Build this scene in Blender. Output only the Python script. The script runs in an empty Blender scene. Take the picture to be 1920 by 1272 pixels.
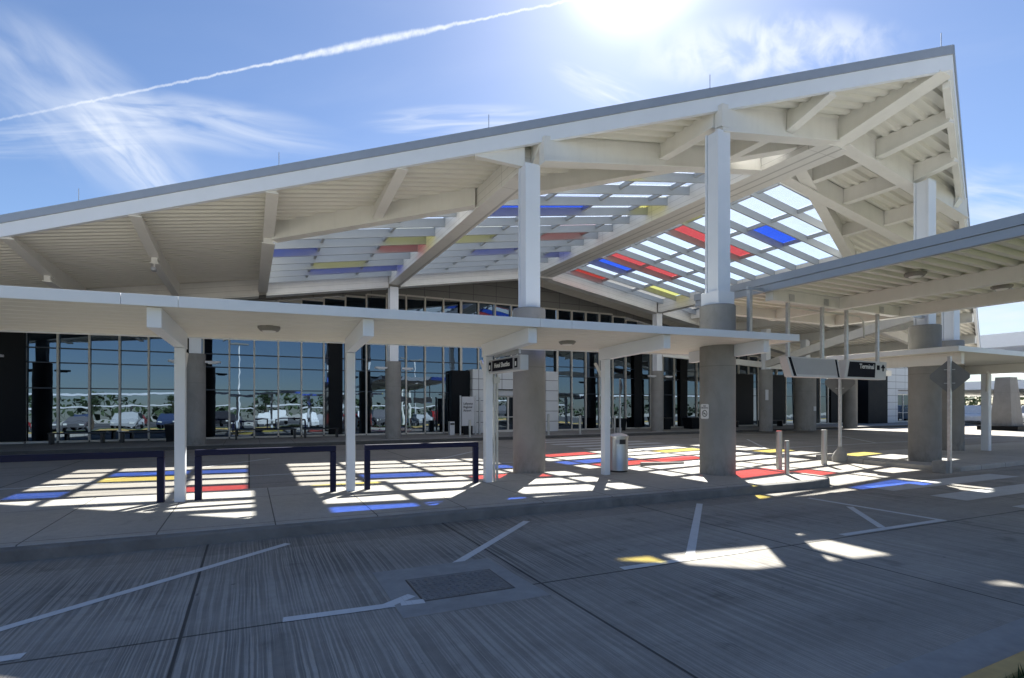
import bpy, math, random
from mathutils import Vector, Matrix
random.seed(7)
S = bpy.context.scene
R = math.radians
# ---------------------------------------------------------------- camera, sky, sun, exposure
YAW = 26.24
cam = bpy.data.cameras.new("camera"); co = bpy.data.objects.new("camera", cam); S.collection.objects.link(co)
co.location = (0, 0, 1.7); co.rotation_euler = (R(90), 0, R(-YAW))
cam.sensor_width = 36; cam.lens = 36 * 1000 / 1920; cam.shift_y = 124 / 1920
cam.clip_start = 0.05; cam.clip_end = 3000
S.camera = co
SUNV = Vector((0.735, 0.895, 1.0)).normalized()
EL = math.asin(SUNV.z); AZ = math.atan2(SUNV.x, SUNV.y)
sun = bpy.data.lights.new("sun", 'SUN'); so = bpy.data.objects.new("sun", sun); S.collection.objects.link(so)
sun.energy = 5.0; sun.angle = R(0.45); sun.color = (1, 0.96, 0.89)
so.rotation_euler = (-SUNV).to_track_quat('-Z', 'Y').to_euler(); so.location = (30, 30, 40)
S.view_settings.view_transform = 'Standard'; S.view_settings.look = 'None'
S.view_settings.exposure = 1.9; S.view_settings.gamma = 1
S.cycles.use_denoising = True
S.cycles.max_bounces = 7; S.cycles.diffuse_bounces = 4; S.cycles.glossy_bounces = 3
S.cycles.transparent_max_bounces = 12; S.cycles.transmission_bounces = 4
S.cycles.caustics_reflective = False; S.cycles.caustics_refractive = False
S.cycles.sample_clamp_indirect = 6

# ---------------------------------------------------------------- node helper
class NT:
    def __init__(s, tree): s.t = tree; s.n = tree.nodes; s.l = tree.links
    def node(s, typ, ins=None, **kw):
        n = s.n.new(typ)
        for k, v in kw.items(): setattr(n, k, v)
        for k, v in (ins or {}).items():
            if isinstance(v, bpy.types.NodeSocket): s.l.new(v, n.inputs[k])
            else: n.inputs[k].default_value = v
        return n
    def m(s, op, a, b=None, c=None, clamp=False):
        ins = {0: a}
        if b is not None: ins[1] = b
        if c is not None: ins[2] = c
        return s.node('ShaderNodeMath', ins, operation=op, use_clamp=clamp).outputs[0]
    def mix(s, f, a, b, typ='MIX'):
        n = s.node('ShaderNodeMix', data_type='RGBA', blend_type=typ)
        for i, v in ((0, f), (6, a), (7, b)):
            if isinstance(v, bpy.types.NodeSocket): s.l.new(v, n.inputs[i])
            else: n.inputs[i].default_value = v if i == 0 else (tuple(v) + (1,))[:4]
        return n.outputs[2]
    def noise(s, vec, scale, detail=4, rough=0.55, dist=0):
        return s.node('ShaderNodeTexNoise', {'Vector': vec, 'Scale': scale, 'Detail': detail, 'Roughness': rough, 'Distortion': dist}).outputs[0]
    def mapr(s, v, a, b, c=0, d=1, smooth=False):
        n = s.node('ShaderNodeMapRange', {0: v, 1: a, 2: b, 3: c, 4: d})
        if smooth: n.interpolation_type = 'SMOOTHSTEP'
        return n.outputs[0]
    def comb(s, x, y, z=0.0): return s.node('ShaderNodeCombineXYZ', {0: x, 1: y, 2: z}).outputs[0]
    def scale(s, v, sc): return s.node('ShaderNodeMapping', {'Vector': v, 'Scale': sc}).outputs[0]

# ---------------------------------------------------------------- world: sky, thin clouds, contrail, glare round the sun
W = bpy.data.worlds.new("World"); S.world = W; W.use_nodes = True
w = NT(W.node_tree); bg = w.n['Background']
sky = w.node('ShaderNodeTexSky', sky_type='NISHITA', sun_disc=False, sun_elevation=EL, sun_rotation=AZ, air_density=1.0, dust_density=0.3, ozone_density=2.2)
geo = w.node('ShaderNodeTexCoord').outputs['Generated']
sx = w.node('ShaderNodeSeparateXYZ', {0: geo})
X_, Y_, Z_ = sx.outputs
cy, sy = math.cos(R(YAW)), math.sin(R(YAW))
fwd = w.m('ADD', w.m('MULTIPLY', X_, sy), w.m('MULTIPLY', Y_, cy))
rgt = w.m('SUBTRACT', w.m('MULTIPLY', X_, cy), w.m('MULTIPLY', Y_, sy))
fs = w.m('MAXIMUM', w.m('ABSOLUTE', fwd), 0.05)
A = w.m('DIVIDE', rgt, fs); E = w.m('DIVIDE', Z_, fs)          # horizontal and vertical tangent of the direction
south = w.mapr(fwd, 0.0, 0.15)
def ell(cx, cye, rx, ry, ang, soft=1.0):
    c, s_ = math.cos(R(ang)), math.sin(R(ang))
    dx = w.m('SUBTRACT', A, cx); dy = w.m('SUBTRACT', E, cye)
    p = w.m('DIVIDE', w.m('ADD', w.m('MULTIPLY', dx, c), w.m('MULTIPLY', dy, s_)), rx)
    q = w.m('DIVIDE', w.m('SUBTRACT', w.m('MULTIPLY', dy, c), w.m('MULTIPLY', dx, s_)), ry)
    r2 = w.m('ADD', w.m('MULTIPLY', p, p), w.m('MULTIPLY', q, q))
    return w.mapr(r2, 1.0, 0.0, 0, 1, True), p, q
def wisp(cx, ce, rx, ry, ang, fx, fy, strength, lo=.35, hi=.75, seed=0.0, dist=.6):
    msk, p, q = ell(cx, ce, rx, ry, ang)
    n = w.noise(w.comb(w.m('MULTIPLY', p, fx), w.m('MULTIPLY', q, fy), seed), 1.0, 5, .52, dist)
    return w.m('MULTIPLY', w.m('MULTIPLY', msk, w.mapr(n, lo, hi, 0, 1, True)), strength)
cl = [wisp(-.80, .55, .34, .13, -40, 1.3, 2.2, .46, .22, .82, 3.1, .6),
      wisp(-.72, .47, .16, .05, -46, 1.2, 1.8, .42, .2, .7, 7.7, 1.2),
      wisp(-.60, .53, .34, .06, -8, 1.5, 1.5, .55, .2, .72, 1.4, 1.0),
      wisp(-.86, .50, .26, .045, 3, 1.6, 3.2, .35, .3, .8, 9.4),
      wisp(-.10, .535, .20, .035, 2, 1.2, 2.2, .55, .3, .75, 5.2),
      wisp(.17, .595, .12, .04, -24, 1.1, 2.2, .7, .3, .75, 6.2),
      wisp(.48, .665, .30, .085, 4, 5.5, 1.2, .9, .30, .68, 8.3, .45),
      wisp(.95, .36, .25, .10, -10, 1.4, 2.6, .7, .3, .75, 2.2),
      wisp(.90, .20, .50, .13, 2, 1.2, 2.4, .9, .25, .7, 4.4)]
tot = cl[0]
for c_ in cl[1:]: tot = w.m('ADD', tot, c_)
# contrail
wob = w.m('MULTIPLY', w.m('SUBTRACT', w.noise(w.comb(A, 0.0, 4.0), 34, 5, .7), .5), .014)
dl = w.m('ABSOLUTE', w.m('ADD', w.m('SUBTRACT', w.m('SUBTRACT', E, .736), w.m('MULTIPLY', A, .21)), wob))
wid = w.m('ADD', .0026, w.m('MULTIPLY', .0055, w.mapr(w.m('ABSOLUTE', w.m('ADD', A, .27)), .22, .02, 0, 1, True)))
trail = w.m('MULTIPLY', w.mapr(w.m('DIVIDE', dl, wid), 1.5, .2, 0, 1, True), w.mapr(w.noise(w.comb(A, E, 1.0), 60, 4, .6), .3, .6, .55, 1))
trail = w.m('MULTIPLY', trail, w.m('MULTIPLY', w.mapr(A, .14, .09), w.mapr(A, -.85, -.35, .30, 1)))
tot = w.m('ADD', tot, trail)
high = wisp(.1, .3, 4, 2, 0, 6, 9, .10, .45, .8, 11)
tot = w.m('MULTIPLY', w.m('MINIMUM', w.m('ADD', tot, high), 1.0), south)
skyc = w.mix(1.0, sky.outputs[0], (0.92, 0.99, 1.13), 'MULTIPLY')
col = w.mix(tot, skyc, (7.2, 7.8, 8.8))
sd = w.node('ShaderNodeVectorMath', {0: geo, 1: tuple(SUNV)}, operation='DOT_PRODUCT').outputs['Value']
ang = w.m('ARCCOSINE', w.m('MINIMUM', sd, 1.0))
g1 = w.m('MULTIPLY', w.m('POWER', w.mapr(ang, R(24), R(3)), 2.8), .34)
g2 = w.m('MULTIPLY', w.mapr(ang, R(8.5), R(3.0), 0, 1, True), .65)
glow = w.m('MULTIPLY', w.m('ADD', g1, g2), 7.0)
gl = w.mix(1.0, (1.0, .97, .92), w.comb(glow, glow, glow), 'MULTIPLY')
col = w.mix(1.0, col, gl, 'ADD')
w.l.new(col, bg.inputs[0]); bg.inputs[1].default_value = 0.0335

# ---------------------------------------------------------------- materials
def mat(name, base, rough=.6, metal=0, var=.12, nscale=3.0, bump=0.0, bscale=40, stretch=(1, 1, 1), spec=.5, extra=None, stains=0.0):
    m_ = bpy.data.materials.new(name); m_.use_nodes = True
    t = NT(m_.node_tree); p = t.n['Principled BSDF']
    pos = t.node('ShaderNodeNewGeometry').outputs['Position']
    v = t.scale(pos, stretch)
    n = t.noise(v, nscale, 5, .6)
    f = t.mapr(n, .25, .75, 1 - var, 1 + var)
    c = t.mix(1.0, base, t.comb(f, f, f), 'MULTIPLY')
    if stains:
        s_ = t.mapr(t.noise(t.scale(pos, (1, 1, 1)), .8, 6, .65, .5), .5, .72, 0, stains, True)
        c = t.mix(s_, c, tuple(x * .45 for x in base))
    if extra: c = extra(t, pos, c)
    t.l.new(c, p.inputs['Base Color'])
    rr = t.mapr(n, .2, .8, max(rough - .08, .02), min(rough + .08, 1)); t.l.new(rr, p.inputs['Roughness'])
    p.inputs['Metallic'].default_value = metal; p.inputs['Specular IOR Level'].default_value = spec
    if bump:
        b = t.node('ShaderNodeBump', {'Height': t.noise(v, bscale, 4, .6), 'Strength': bump, 'Distance': .01})
        t.l.new(b.outputs[0], p.inputs['Normal'])
    return m_
M = {}
def lines(t, coord, vals=None, pitch=None, off=0, half=.008):
    q = t.m('ABSOLUTE', t.m('SUBTRACT', t.m('MODULO', t.m('ADD', coord, 1000 * pitch - off + pitch / 2), pitch), pitch / 2))
    return t.mapr(q, half, half + .005, 1, 0)
def streaks(t, pos, c):
    s_ = t.noise(t.scale(pos, (3, 3, .25)), 2.2, 4, .6)
    return t.mix(t.mapr(s_, .5, .8, 0, .10), c, (.34, .325, .29))
M['steel'] = mat('white_painted_steel', (.74, .725, .685), .45, var=.04, nscale=2, extra=streaks)
def seams(t, pos, c):
    q = t.node('ShaderNodeSeparateXYZ', {0: pos})
    dd = t.m('ADD', q.outputs[2], t.m('MULTIPLY', t.m('ABSOLUTE', t.m('SUBTRACT', q.outputs[0], 13.8)), .165))
    ln = t.m('MAXIMUM', t.m('MULTIPLY', lines(t, dd, pitch=.21, off=.07, half=.003), .55), t.m('MULTIPLY', lines(t, q.outputs[1], pitch=3.05, half=.004), .6))
    return streaks(t, pos, t.mix(ln, c, (.2, .2, .19)))
M['deck'] = mat('cream_roof_deck', (.71, .69, .62), .5, var=.05, nscale=1.2)
M['fascia'] = mat('pale_fascia_metal', (.74, .77, .82), .4, var=.03, nscale=1.5)
M['coping'] = mat('grey_coping_metal', (.34, .37, .42), .4, metal=.3, var=.05, nscale=1.5)
M['roof_top'] = mat('roof_membrane', (.6, .6, .58), .8)
M['clad'] = mat('beam_cladding', (.72, .71, .68), .35, var=.05, nscale=2, extra=seams)
M['fin'] = mat('skylight_fin_paint', (.35, .38, .41), .4, var=.05, nscale=2)
def colmark(t, pos, c):
    s_ = t.noise(t.scale(pos, (1.3, 1.3, .5)), 2.4, 6, .65, .8)
    c = t.mix(t.mapr(s_, .48, .7, 0, .30, True), c, (.17, .16, .145))
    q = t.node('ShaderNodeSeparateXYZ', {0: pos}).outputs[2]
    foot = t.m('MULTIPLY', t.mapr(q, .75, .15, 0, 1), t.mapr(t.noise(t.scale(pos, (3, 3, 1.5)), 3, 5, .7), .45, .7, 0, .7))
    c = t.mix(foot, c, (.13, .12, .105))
    c = t.mix(t.m('MULTIPLY', lines(t, q, pitch=2.44, off=.13, half=.004), .5), c, (.12, .115, .10))
    v_ = t.mapr(t.noise(pos, 60, 2), .68, .74, 0, .5)
    return t.mix(v_, c, (.10, .095, .085))
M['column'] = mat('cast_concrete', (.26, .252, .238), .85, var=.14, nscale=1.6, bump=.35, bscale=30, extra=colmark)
def lines(t, coord, vals=None, pitch=None, off=0, half=.008):
    if pitch:
        q = t.m('ABSOLUTE', t.m('SUBTRACT', t.m('MODULO', t.m('ADD', coord, 1000 * pitch - off + pitch / 2), pitch), pitch / 2))
        return t.mapr(q, half, half + .005, 1, 0)
    o = None
    for v in vals:
        q = t.mapr(t.m('ABSOLUTE', t.m('SUBTRACT', coord, v)), half, half + .005, 1, 0)
        o = q if o is None else t.m('MAXIMUM', o, q)
    return o
def concrete(name, base, kind):
    m_ = bpy.data.materials.new(name); m_.use_nodes = True
    t = NT(m_.node_tree); p = t.n['Principled BSDF']
    pos = t.node('ShaderNodeNewGeometry').outputs['Position']
    s_ = t.node('ShaderNodeSeparateXYZ', {0: pos}); x, y = s_.outputs[0], s_.outputs[1]
    yl = t.m('ADD', y, t.m('MULTIPLY', x, .042))
    big = t.noise(pos, .35, 5, .6, .3); fine = t.noise(pos, 9, 5, .65); grit = t.noise(pos, 130, 2, .5)
    f = t.m('MULTIPLY', t.mapr(big, .25, .75, .82, 1.16), t.mapr(fine, .25, .75, .90, 1.10))
    f = t.m('MULTIPLY', f, t.mapr(grit, .3, .7, .93, 1.07))
    h = t.m('MULTIPLY', grit, .25)
    if kind == 'road':
        warp = t.m('MULTIPLY', t.m('SUBTRACT', t.noise(t.comb(x, t.m('MULTIPLY', y, 1.0)), 1.3, 3), .5), .035)
        g1 = t.noise(t.comb(t.m('MULTIPLY', t.m('ADD', x, warp), 56), t.m('MULTIPLY', y, .45)), 1.0, 2, .5)
        g2 = t.noise(t.comb(t.m('MULTIPLY', t.m('ADD', x, warp), 15), t.m('MULTIPLY', y, .3), 5.0), 1.0, 2, .5)
        tone = t.mapr(g1, .40, .56, 0, 1, True)
        zone = t.m('MULTIPLY', t.mapr(t.noise(pos, .45, 3), .38, .62, .45, 1.0), t.mapr(t.m('ADD', y, 0), 7.6, 7.2, .12, 1))
        amt = t.m('MULTIPLY', t.m('MULTIPLY', tone, zone), t.mapr(g2, .25, .6, .55, 1))
        amt = t.m('MULTIPLY', amt, t.mapr(x, 2.4, 4.0, 1.0, .62))
        f = t.m('MULTIPLY', f, t.m('SUBTRACT', 1.40, t.m('MULTIPLY', amt, .80)))
        h = t.m('ADD', h, t.m('MULTIPLY', t.m('SUBTRACT', 1, tone), zone))
        jn = t.m('MAXIMUM', lines(t, x, vals=[-10.0, -6.8, -3.6, -.45, 2.5, 5.9, 9.2, 12.6], half=.010), lines(t, yl, vals=[4.55], half=.009))
        jn = t.m('MAXIMUM', t.m('MULTIPLY', jn, t.mapr(y, 7.7, 7.6)), t.m('MULTIPLY', lines(t, x, pitch=4.6, half=.014), t.mapr(y, 10.9, 11)))
        jn = t.m('MAXIMUM', jn, t.m('MULTIPLY', lines(t, y, pitch=4.1, off=.5, half=.012), t.mapr(y, 10.9, 11)))
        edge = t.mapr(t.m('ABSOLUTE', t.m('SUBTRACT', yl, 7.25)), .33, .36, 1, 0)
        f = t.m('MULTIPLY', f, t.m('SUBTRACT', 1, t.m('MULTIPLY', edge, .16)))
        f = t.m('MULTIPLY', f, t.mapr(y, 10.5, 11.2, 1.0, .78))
        tyre = t.mapr(t.noise(t.comb(t.m('MULTIPLY', x, .12), t.m('MULTIPLY', y, 1.4), 3.0), 1, 3), .55, .7, 0, .16)
        f = t.m('MULTIPLY', f, t.m('SUBTRACT', 1, tyre))
        oil = t.m('MULTIPLY', t.mapr(t.noise(pos, 1.9, 4, .6, .4), .60, .74, 0, .30, True), t.mapr(y, 7.4, 7.2))
        f = t.m('MULTIPLY', f, t.m('SUBTRACT', 1, oil))
        trk = t.m('MAXIMUM', t.mapr(t.m('ABSOLUTE', t.m('SUBTRACT', yl, 2.75)), .38, .08, 0, .13, True), t.mapr(t.m('ABSOLUTE', t.m('SUBTRACT', yl, 5.9)), .45, .1, 0, .10, True))
        f = t.m('MULTIPLY', f, t.m('SUBTRACT', 1, trk))
        spot = t.mapr(t.noise(pos, 5.5, 2), .74, .77, 0, .5)
        f = t.m('MULTIPLY', f, t.m('SUBTRACT', 1, spot))
    else:
        jn = lines(t, x, pitch=1.31, off=-1.0 if kind == 'island' else .4, half=.005)
        if kind == 'island': jn = t.m('MAXIMUM', jn, lines(t, yl, vals=[7.78, 10.0], half=.006))
        else: jn = t.m('MAXIMUM', jn, lines(t, y, pitch=1.6, off=23.6, half=.008))
        broom = t.noise(t.comb(t.m('MULTIPLY', x, 90), t.m('MULTIPLY', y, 3)), 1, 2)
        f = t.m('MULTIPLY', f, t.mapr(broom, .3, .7, .96, 1.04))
    st = t.mapr(t.noise(pos, 1.1, 6, .7, .6), .56, .74, 0, .28, True)
    f = t.m('MULTIPLY', f, t.m('SUBTRACT', 1, st))
    f = t.m('MULTIPLY', f, t.m('SUBTRACT', 1, t.m('MULTIPLY', jn, .72)))
    c = t.mix(1.0, base, t.comb(f, f, f), 'MULTIPLY')
    t.l.new(c, p.inputs['Base Color']); p.inputs['Roughness'].default_value = .85
    p.inputs['Specular IOR Level'].default_value = .35
    b = t.node('ShaderNodeBump', {'Height': t.m('SUBTRACT', h, t.m('MULTIPLY', jn, 2)), 'Strength': .55, 'Distance': .004})
    t.l.new(b.outputs[0], p.inputs['Normal'])
    return m_
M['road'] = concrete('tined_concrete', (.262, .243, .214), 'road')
M['island'] = concrete('pavement_concrete', (.40, .385, .355), 'island')
M['walk'] = concrete('far_pavement_concrete', (.30, .295, .28), 'walk')
M['kerb'] = mat('kerb_concrete', (.20, .195, .185), .9, var=.2, nscale=4, bump=.4, stains=.6)
M['frame_conc'] = mat('inlet_concrete', (.30, .295, .28), .9, var=.15, nscale=6, bump=.3, stains=.3)
M['grate'] = mat('cast_iron', (.19, .19, .185), .7, metal=.1, var=.2, nscale=8)
def worn(t, pos, c):
    g = t.noise(t.comb(t.m('MULTIPLY', t.node('ShaderNodeSeparateXYZ', {0: pos}).outputs[0], 46), 0.0), 1, 2)
    k = t.m('MAXIMUM', t.mapr(g, .60, .68, 0, .45), t.mapr(t.noise(pos, 14, 5, .7), .6, .72, 0, .4))
    return t.mix(k, c, (.28, .28, .28))
M['paint'] = mat('road_paint', (.62, .62, .61), .8, var=.08, nscale=6, extra=worn)
M['paint_old'] = mat('worn_road_paint', (.52, .52, .51), .85, var=.12, nscale=5, extra=worn)
M['yellow'] = mat('yellow_kerb_paint', (.50, .34, .13), .85, var=.18, nscale=6, stains=.5)
M['ground'] = mat('open_ground', (.43, .41, .36), .95, var=.2, nscale=.05)
M['asphalt'] = mat('parking_asphalt', (.085, .085, .085), .95, var=.2, nscale=.5)
M['lawn'] = mat('lawn', (.085, .12, .035), .95, var=.3, nscale=2)
M['blade'] = mat('grass_blade', (.03, .055, .012), .9, var=.4, nscale=9)
M['navy'] = mat('navy_paint', (.004, .006, .036), .5, var=.1, spec=.25)
M['stainless'] = mat('brushed_steel', (.44, .44, .43), .36, metal=1, var=.06, stretch=(1, 1, 12), nscale=8)
M['galv'] = mat('galvanised_steel', (.52, .53, .54), .45, metal=.7, var=.18, nscale=14)
M['alu_back'] = mat('sign_back_aluminium', (.16, .165, .17), .55, metal=.3, var=.12, nscale=5)
M['black'] = mat('black_plastic', (.012, .012, .014), .4, var=.1)
M['dark'] = mat('dark_panel', (.008, .010, .013), .5, var=.1, spec=.12)
M['sign_grey'] = mat('sign_grey', (.36, .37, .40), .5, var=.06)
M['sign_light'] = mat('sign_pale', (.55, .56, .58), .5, var=.04)
M['sign_navy'] = mat('sign_navy', (.005, .006, .014), .6, var=.1, spec=.1)
M['white'] = mat('white_lettering', (.75, .75, .75), .6, var=.03)
def panels(t, pos, c):
    s_ = t.node('ShaderNodeSeparateXYZ', {0: pos})
    j = t.m('MAXIMUM', lines(t, s_.outputs[0], pitch=1.42, half=.012), lines(t, s_.outputs[2], pitch=.6, off=.15, half=.012))
    return t.mix(j, c, (.08, .08, .09))
M['acm'] = mat('white_metal_panels', (.60, .62, .64), .35, var=.03, extra=panels)
M['greypanel'] = mat('grey_metal_panels', (.20, .20, .19), .5, var=.06, extra=panels)
M['mullion'] = mat('pale_mullion', (.60, .58, .53), .4, var=.03)
M['transom'] = mat('dark_transom', (.02, .035, .06), .4, var=.03)
M['lens'] = mat('lamp_lens', (.75, .74, .70), .3, var=.02)
M['fixture'] = mat('lamp_housing', (.22, .21, .19), .5, var=.1)
M['trunk'] = mat('bark', (.06, .045, .03), .95, var=.3, nscale=8)
M['leaf'] = mat('leaf', (.035, .06, .02), .8, var=.5, nscale=3)
M['tyre'] = mat('tyre', (.015, .015, .015), .8)
M['conduit'] = mat('conduit', (.5, .5, .47), .45, metal=.3, var=.06)
def glassmat(name, col, clear=.94):
    m_ = bpy.data.materials.new(name); m_.use_nodes = True
    t = NT(m_.node_tree); out = t.n['Material Output']
    pos = t.node('ShaderNodeNewGeometry').outputs['Position']
    d = t.mapr(t.noise(pos, 2.5, 5, .65), .35, .75, 1, .95)
    c = t.mix(1.0, col, t.comb(d, d, d), 'MULTIPLY')
    tr = t.node('ShaderNodeBsdfTransparent', {'Color': c})
    gl_ = t.node('ShaderNodeBsdfGlossy', {'Roughness': .05})
    df = t.node('ShaderNodeBsdfTranslucent', {'Color': tuple(col) + (1,)})
    fr = t.node('ShaderNodeLayerWeight', {'Blend': .5})
    a = t.node('ShaderNodeMixShader', {0: 1 - clear, 1: tr.outputs[0], 2: df.outputs[0]})
    b = t.node('ShaderNodeMixShader', {0: t.m('MULTIPLY_ADD', t.m('POWER', fr.outputs[1], 5), .5, .02), 1: a.outputs[0], 2: gl_.outputs[0]})
    t.l.new(b.outputs[0], out.inputs[0]); return m_
M['g_clear'] = glassmat('clear_glass', (.97, .98, .98))
M['g_red'] = glassmat('red_glass', (.87, .31, .29))
M['g_blue'] = glassmat('blue_glass', (.22, .36, .82))
M['g_yellow'] = glassmat('yellow_glass', (.96, .89, .46))
def facade_glass():
    m_ = bpy.data.materials.new('tinted_mirror_glass'); m_.use_nodes = True
    t = NT(m_.node_tree); out = t.n['Material Output']
    pos = t.node('ShaderNodeNewGeometry').outputs['Position']
    n = t.noise(t.scale(pos, (.9, .9, .8)), 1.1, 2, .5)
    b = t.node('ShaderNodeBump', {'Height': n, 'Strength': .05, 'Distance': .05})
    gl_ = t.node('ShaderNodeBsdfGlossy', {'Color': (.15, .20, .26, 1), 'Roughness': .008, 'Normal': b.outputs[0]})
    df = t.node('ShaderNodeBsdfDiffuse', {'Color': (.010, .012, .016, 1)})
    lw = t.node('ShaderNodeFresnel', {'IOR': 1.5})
    a = t.node('ShaderNodeMixShader', {0: t.mapr(lw.outputs[0], 0, .5, .80, 1), 1: df.outputs[0], 2: gl_.outputs[0]})
    t.l.new(a.outputs[0], out.inputs[0]); return m_
M['facade'] = facade_glass()

# ---------------------------------------------------------------- geometry helpers
class MB:
    def __init__(s, T=None): s.v = []; s.f = []; s.T = T; s.sm = []
    def add(s, vs, fs, smooth=False):
        o = len(s.v)
        s.v += [tuple(s.T @ Vector(p)) if s.T else tuple(p) for p in vs]
        s.f += [tuple(i + o for i in f) for f in fs]; s.sm += [smooth] * len(fs); return s
    def hexa(s, lo, hi):      # lo, hi: four corners each, same winding
        return s.add(list(lo) + list(hi), [(3, 2, 1, 0), (4, 5, 6, 7), (0, 1, 5, 4), (1, 2, 6, 5), (2, 3, 7, 6), (3, 0, 4, 7)])
    def box(s, x0, x1, y0, y1, z0, z1):
        return s.hexa([(x0, y0, z0), (x1, y0, z0), (x1, y1, z0), (x0, y1, z0)], [(x0, y0, z1), (x1, y0, z1), (x1, y1, z1), (x0, y1, z1)])
    def prism(s, pts, z0, z1):
        n = len(pts)
        a = [(p[0], p[1], z0) for p in pts]; b = [(p[0], p[1], z1) for p in pts]
        return s.add(a + b, [tuple(range(n - 1, -1, -1)), tuple(range(n, 2 * n))] + [(i, (i + 1) % n, n + (i + 1) % n, n + i) for i in range(n)])
    def vbeam(s, p0, p1, wd, d, d1=None, up=0.0):     # top centre line p0-p1, vertical sides, depth d (tapering to d1)
        p0, p1 = Vector(p0), Vector(p1); h = Vector((p1.x - p0.x, p1.y - p0.y, 0)).normalized()
        o = Vector((-h.y, h.x, 0)) * wd / 2; d1 = d if d1 is None else d1; u = Vector((0, 0, 1))
        return s.hexa([p0 + o - u * d, p0 - o - u * d, p1 - o - u * d1, p1 + o - u * d1], [p0 + o + u * up, p0 - o + u * up, p1 - o + u * up, p1 + o + u * up])
    def tube(s, pts, r, seg=10, cap=True):
        pts = [Vector(p) for p in pts]; rs = r if isinstance(r, (list, tuple)) else [r] * len(pts)
        rings = []; prev = None
        for i, p in enumerate(pts):
            d = (pts[min(i + 1, len(pts) - 1)] - pts[max(i - 1, 0)]).normalized()
            if prev is None: a = d.orthogonal().normalized()
            else: a = (prev - d * prev.dot(d)).normalized()
            prev = a; b = d.cross(a)
            rings.append([p + (a * math.cos(2 * math.pi * k / seg) + b * math.sin(2 * math.pi * k / seg)) * rs[i] for k in range(seg)])
        vs = [q for r_ in rings for q in r_]
        fs = [(i * seg + k, i * seg + (k + 1) % seg, (i + 1) * seg + (k + 1) % seg, (i + 1) * seg + k) for i in range(len(pts) - 1) for k in range(seg)]
        s.add(vs, fs, True)
        if cap:
            o = len(vs); n = len(s.v)
            s.f += [tuple(n - seg + k for k in range(seg)), tuple(n - o + seg - 1 - k for k in range(seg))]; s.sm += [False, False]
        return s
    def cyl(s, x, y, z0, z1, r, seg=32, r1=None): return s.tube([(x, y, z0), (x, y, z1)], [r, r if r1 is None else r1], seg)
    def lathe(s, x, y, prof, seg=32): return s.tube([(x, y, z) for r, z in prof], [r for r, z in prof], seg)
    def build(s, name, m, parent=None, bevel=0.0, col=None):
        me = bpy.data.meshes.new(name); me.from_pydata(s.v, [], s.f); me.update()
        for p, sm in zip(me.polygons, s.sm): p.use_smooth = sm
        if any(s.sm): me.set_sharp_from_angle(angle=R(40))
        me.materials.append(m)
        o = bpy.data.objects.new(name, me); S.collection.objects.link(o)
        if parent:
            o.parent = parent; o.matrix_parent_inverse = Matrix.Identity(4)
            if parent.type == 'EMPTY' or True:
                o.matrix_parent_inverse = parent_world(parent).inverted()
        if bevel:
            b = o.modifiers.new('bevel', 'BEVEL'); b.width = bevel; b.segments = 2; b.limit_method = 'ANGLE'; b.angle_limit = R(40)
        return o
def parent_world(o):
    mtx = Matrix.Translation(o.location) @ o.rotation_euler.to_matrix().to_4x4()
    if o.parent: mtx = parent_world(o.parent) @ o.matrix_parent_inverse @ mtx
    return mtx
def thing(name, label, cat, loc=(0, 0, 0), rz=0, group=None):
    o = bpy.data.objects.new(name, None); S.collection.objects.link(o)
    o.location = loc; o.rotation_euler = (0, 0, rz); o.empty_display_size = .2
    o['label'] = label; o['category'] = cat
    if group: o['group'] = group
    return o
def tag(o, label, cat, group=None, kind=None):
    if kind: o['kind'] = kind
    if label: o['label'] = label
    if cat: o['category'] = cat
    if group: o['group'] = group
    return o
def dup(o, parent=None):
    c = o.copy(); S.collection.objects.link(c)
    if parent: c.parent = parent
    for ch in list(o.children): dup(ch, c)
    return c
def place(o, loc, rz=0, label=None):
    o.location = loc; o.rotation_euler = (0, 0, rz)
    if label: o['label'] = label
    return o
def text_mesh(txt, size, mtx, m, parent, name='lettering', depth=.002, align='CENTER', sxy=1.0):
    cu = bpy.data.curves.new('txt', 'FONT'); cu.body = txt; cu.size = size; cu.extrude = depth; cu.align_x = align; cu.align_y = 'CENTER'; cu.offset = size * .012
    cu.resolution_u = 3
    o = bpy.data.objects.new('txt', cu); S.collection.objects.link(o)
    bpy.context.view_layer.update()
    me = bpy.data.meshes.new_from_object(o); S.collection.objects.unlink(o); bpy.data.objects.remove(o)
    me.materials.clear(); me.materials.append(m); me.transform(Matrix.Diagonal((sxy, 1, 1, 1))); me.transform(mtx)
    ob = bpy.data.objects.new(name, me); S.collection.objects.link(ob)
    if parent: ob.parent = parent; ob.matrix_parent_inverse = parent_world(parent).inverted()
    return ob
def face_mtx(origin, xdir, up=(0, 0, 1)):     # a plane with text x along xdir, y along up
    x = Vector(xdir).normalized(); y = Vector(up).normalized(); z = x.cross(y)
    return Matrix(((x.x, y.x, z.x, origin[0]), (x.y, y.y, z.y, origin[1]), (x.z, y.z, z.z, origin[2]), (0, 0, 0, 1)))
LOC = Matrix.Rotation(R(-2.3), 4, 'Z')        # the traffic island and its walkway are turned 2.3 degrees
def lp(x, y, z=0): return LOC @ Vector((x, y, z))

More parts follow.
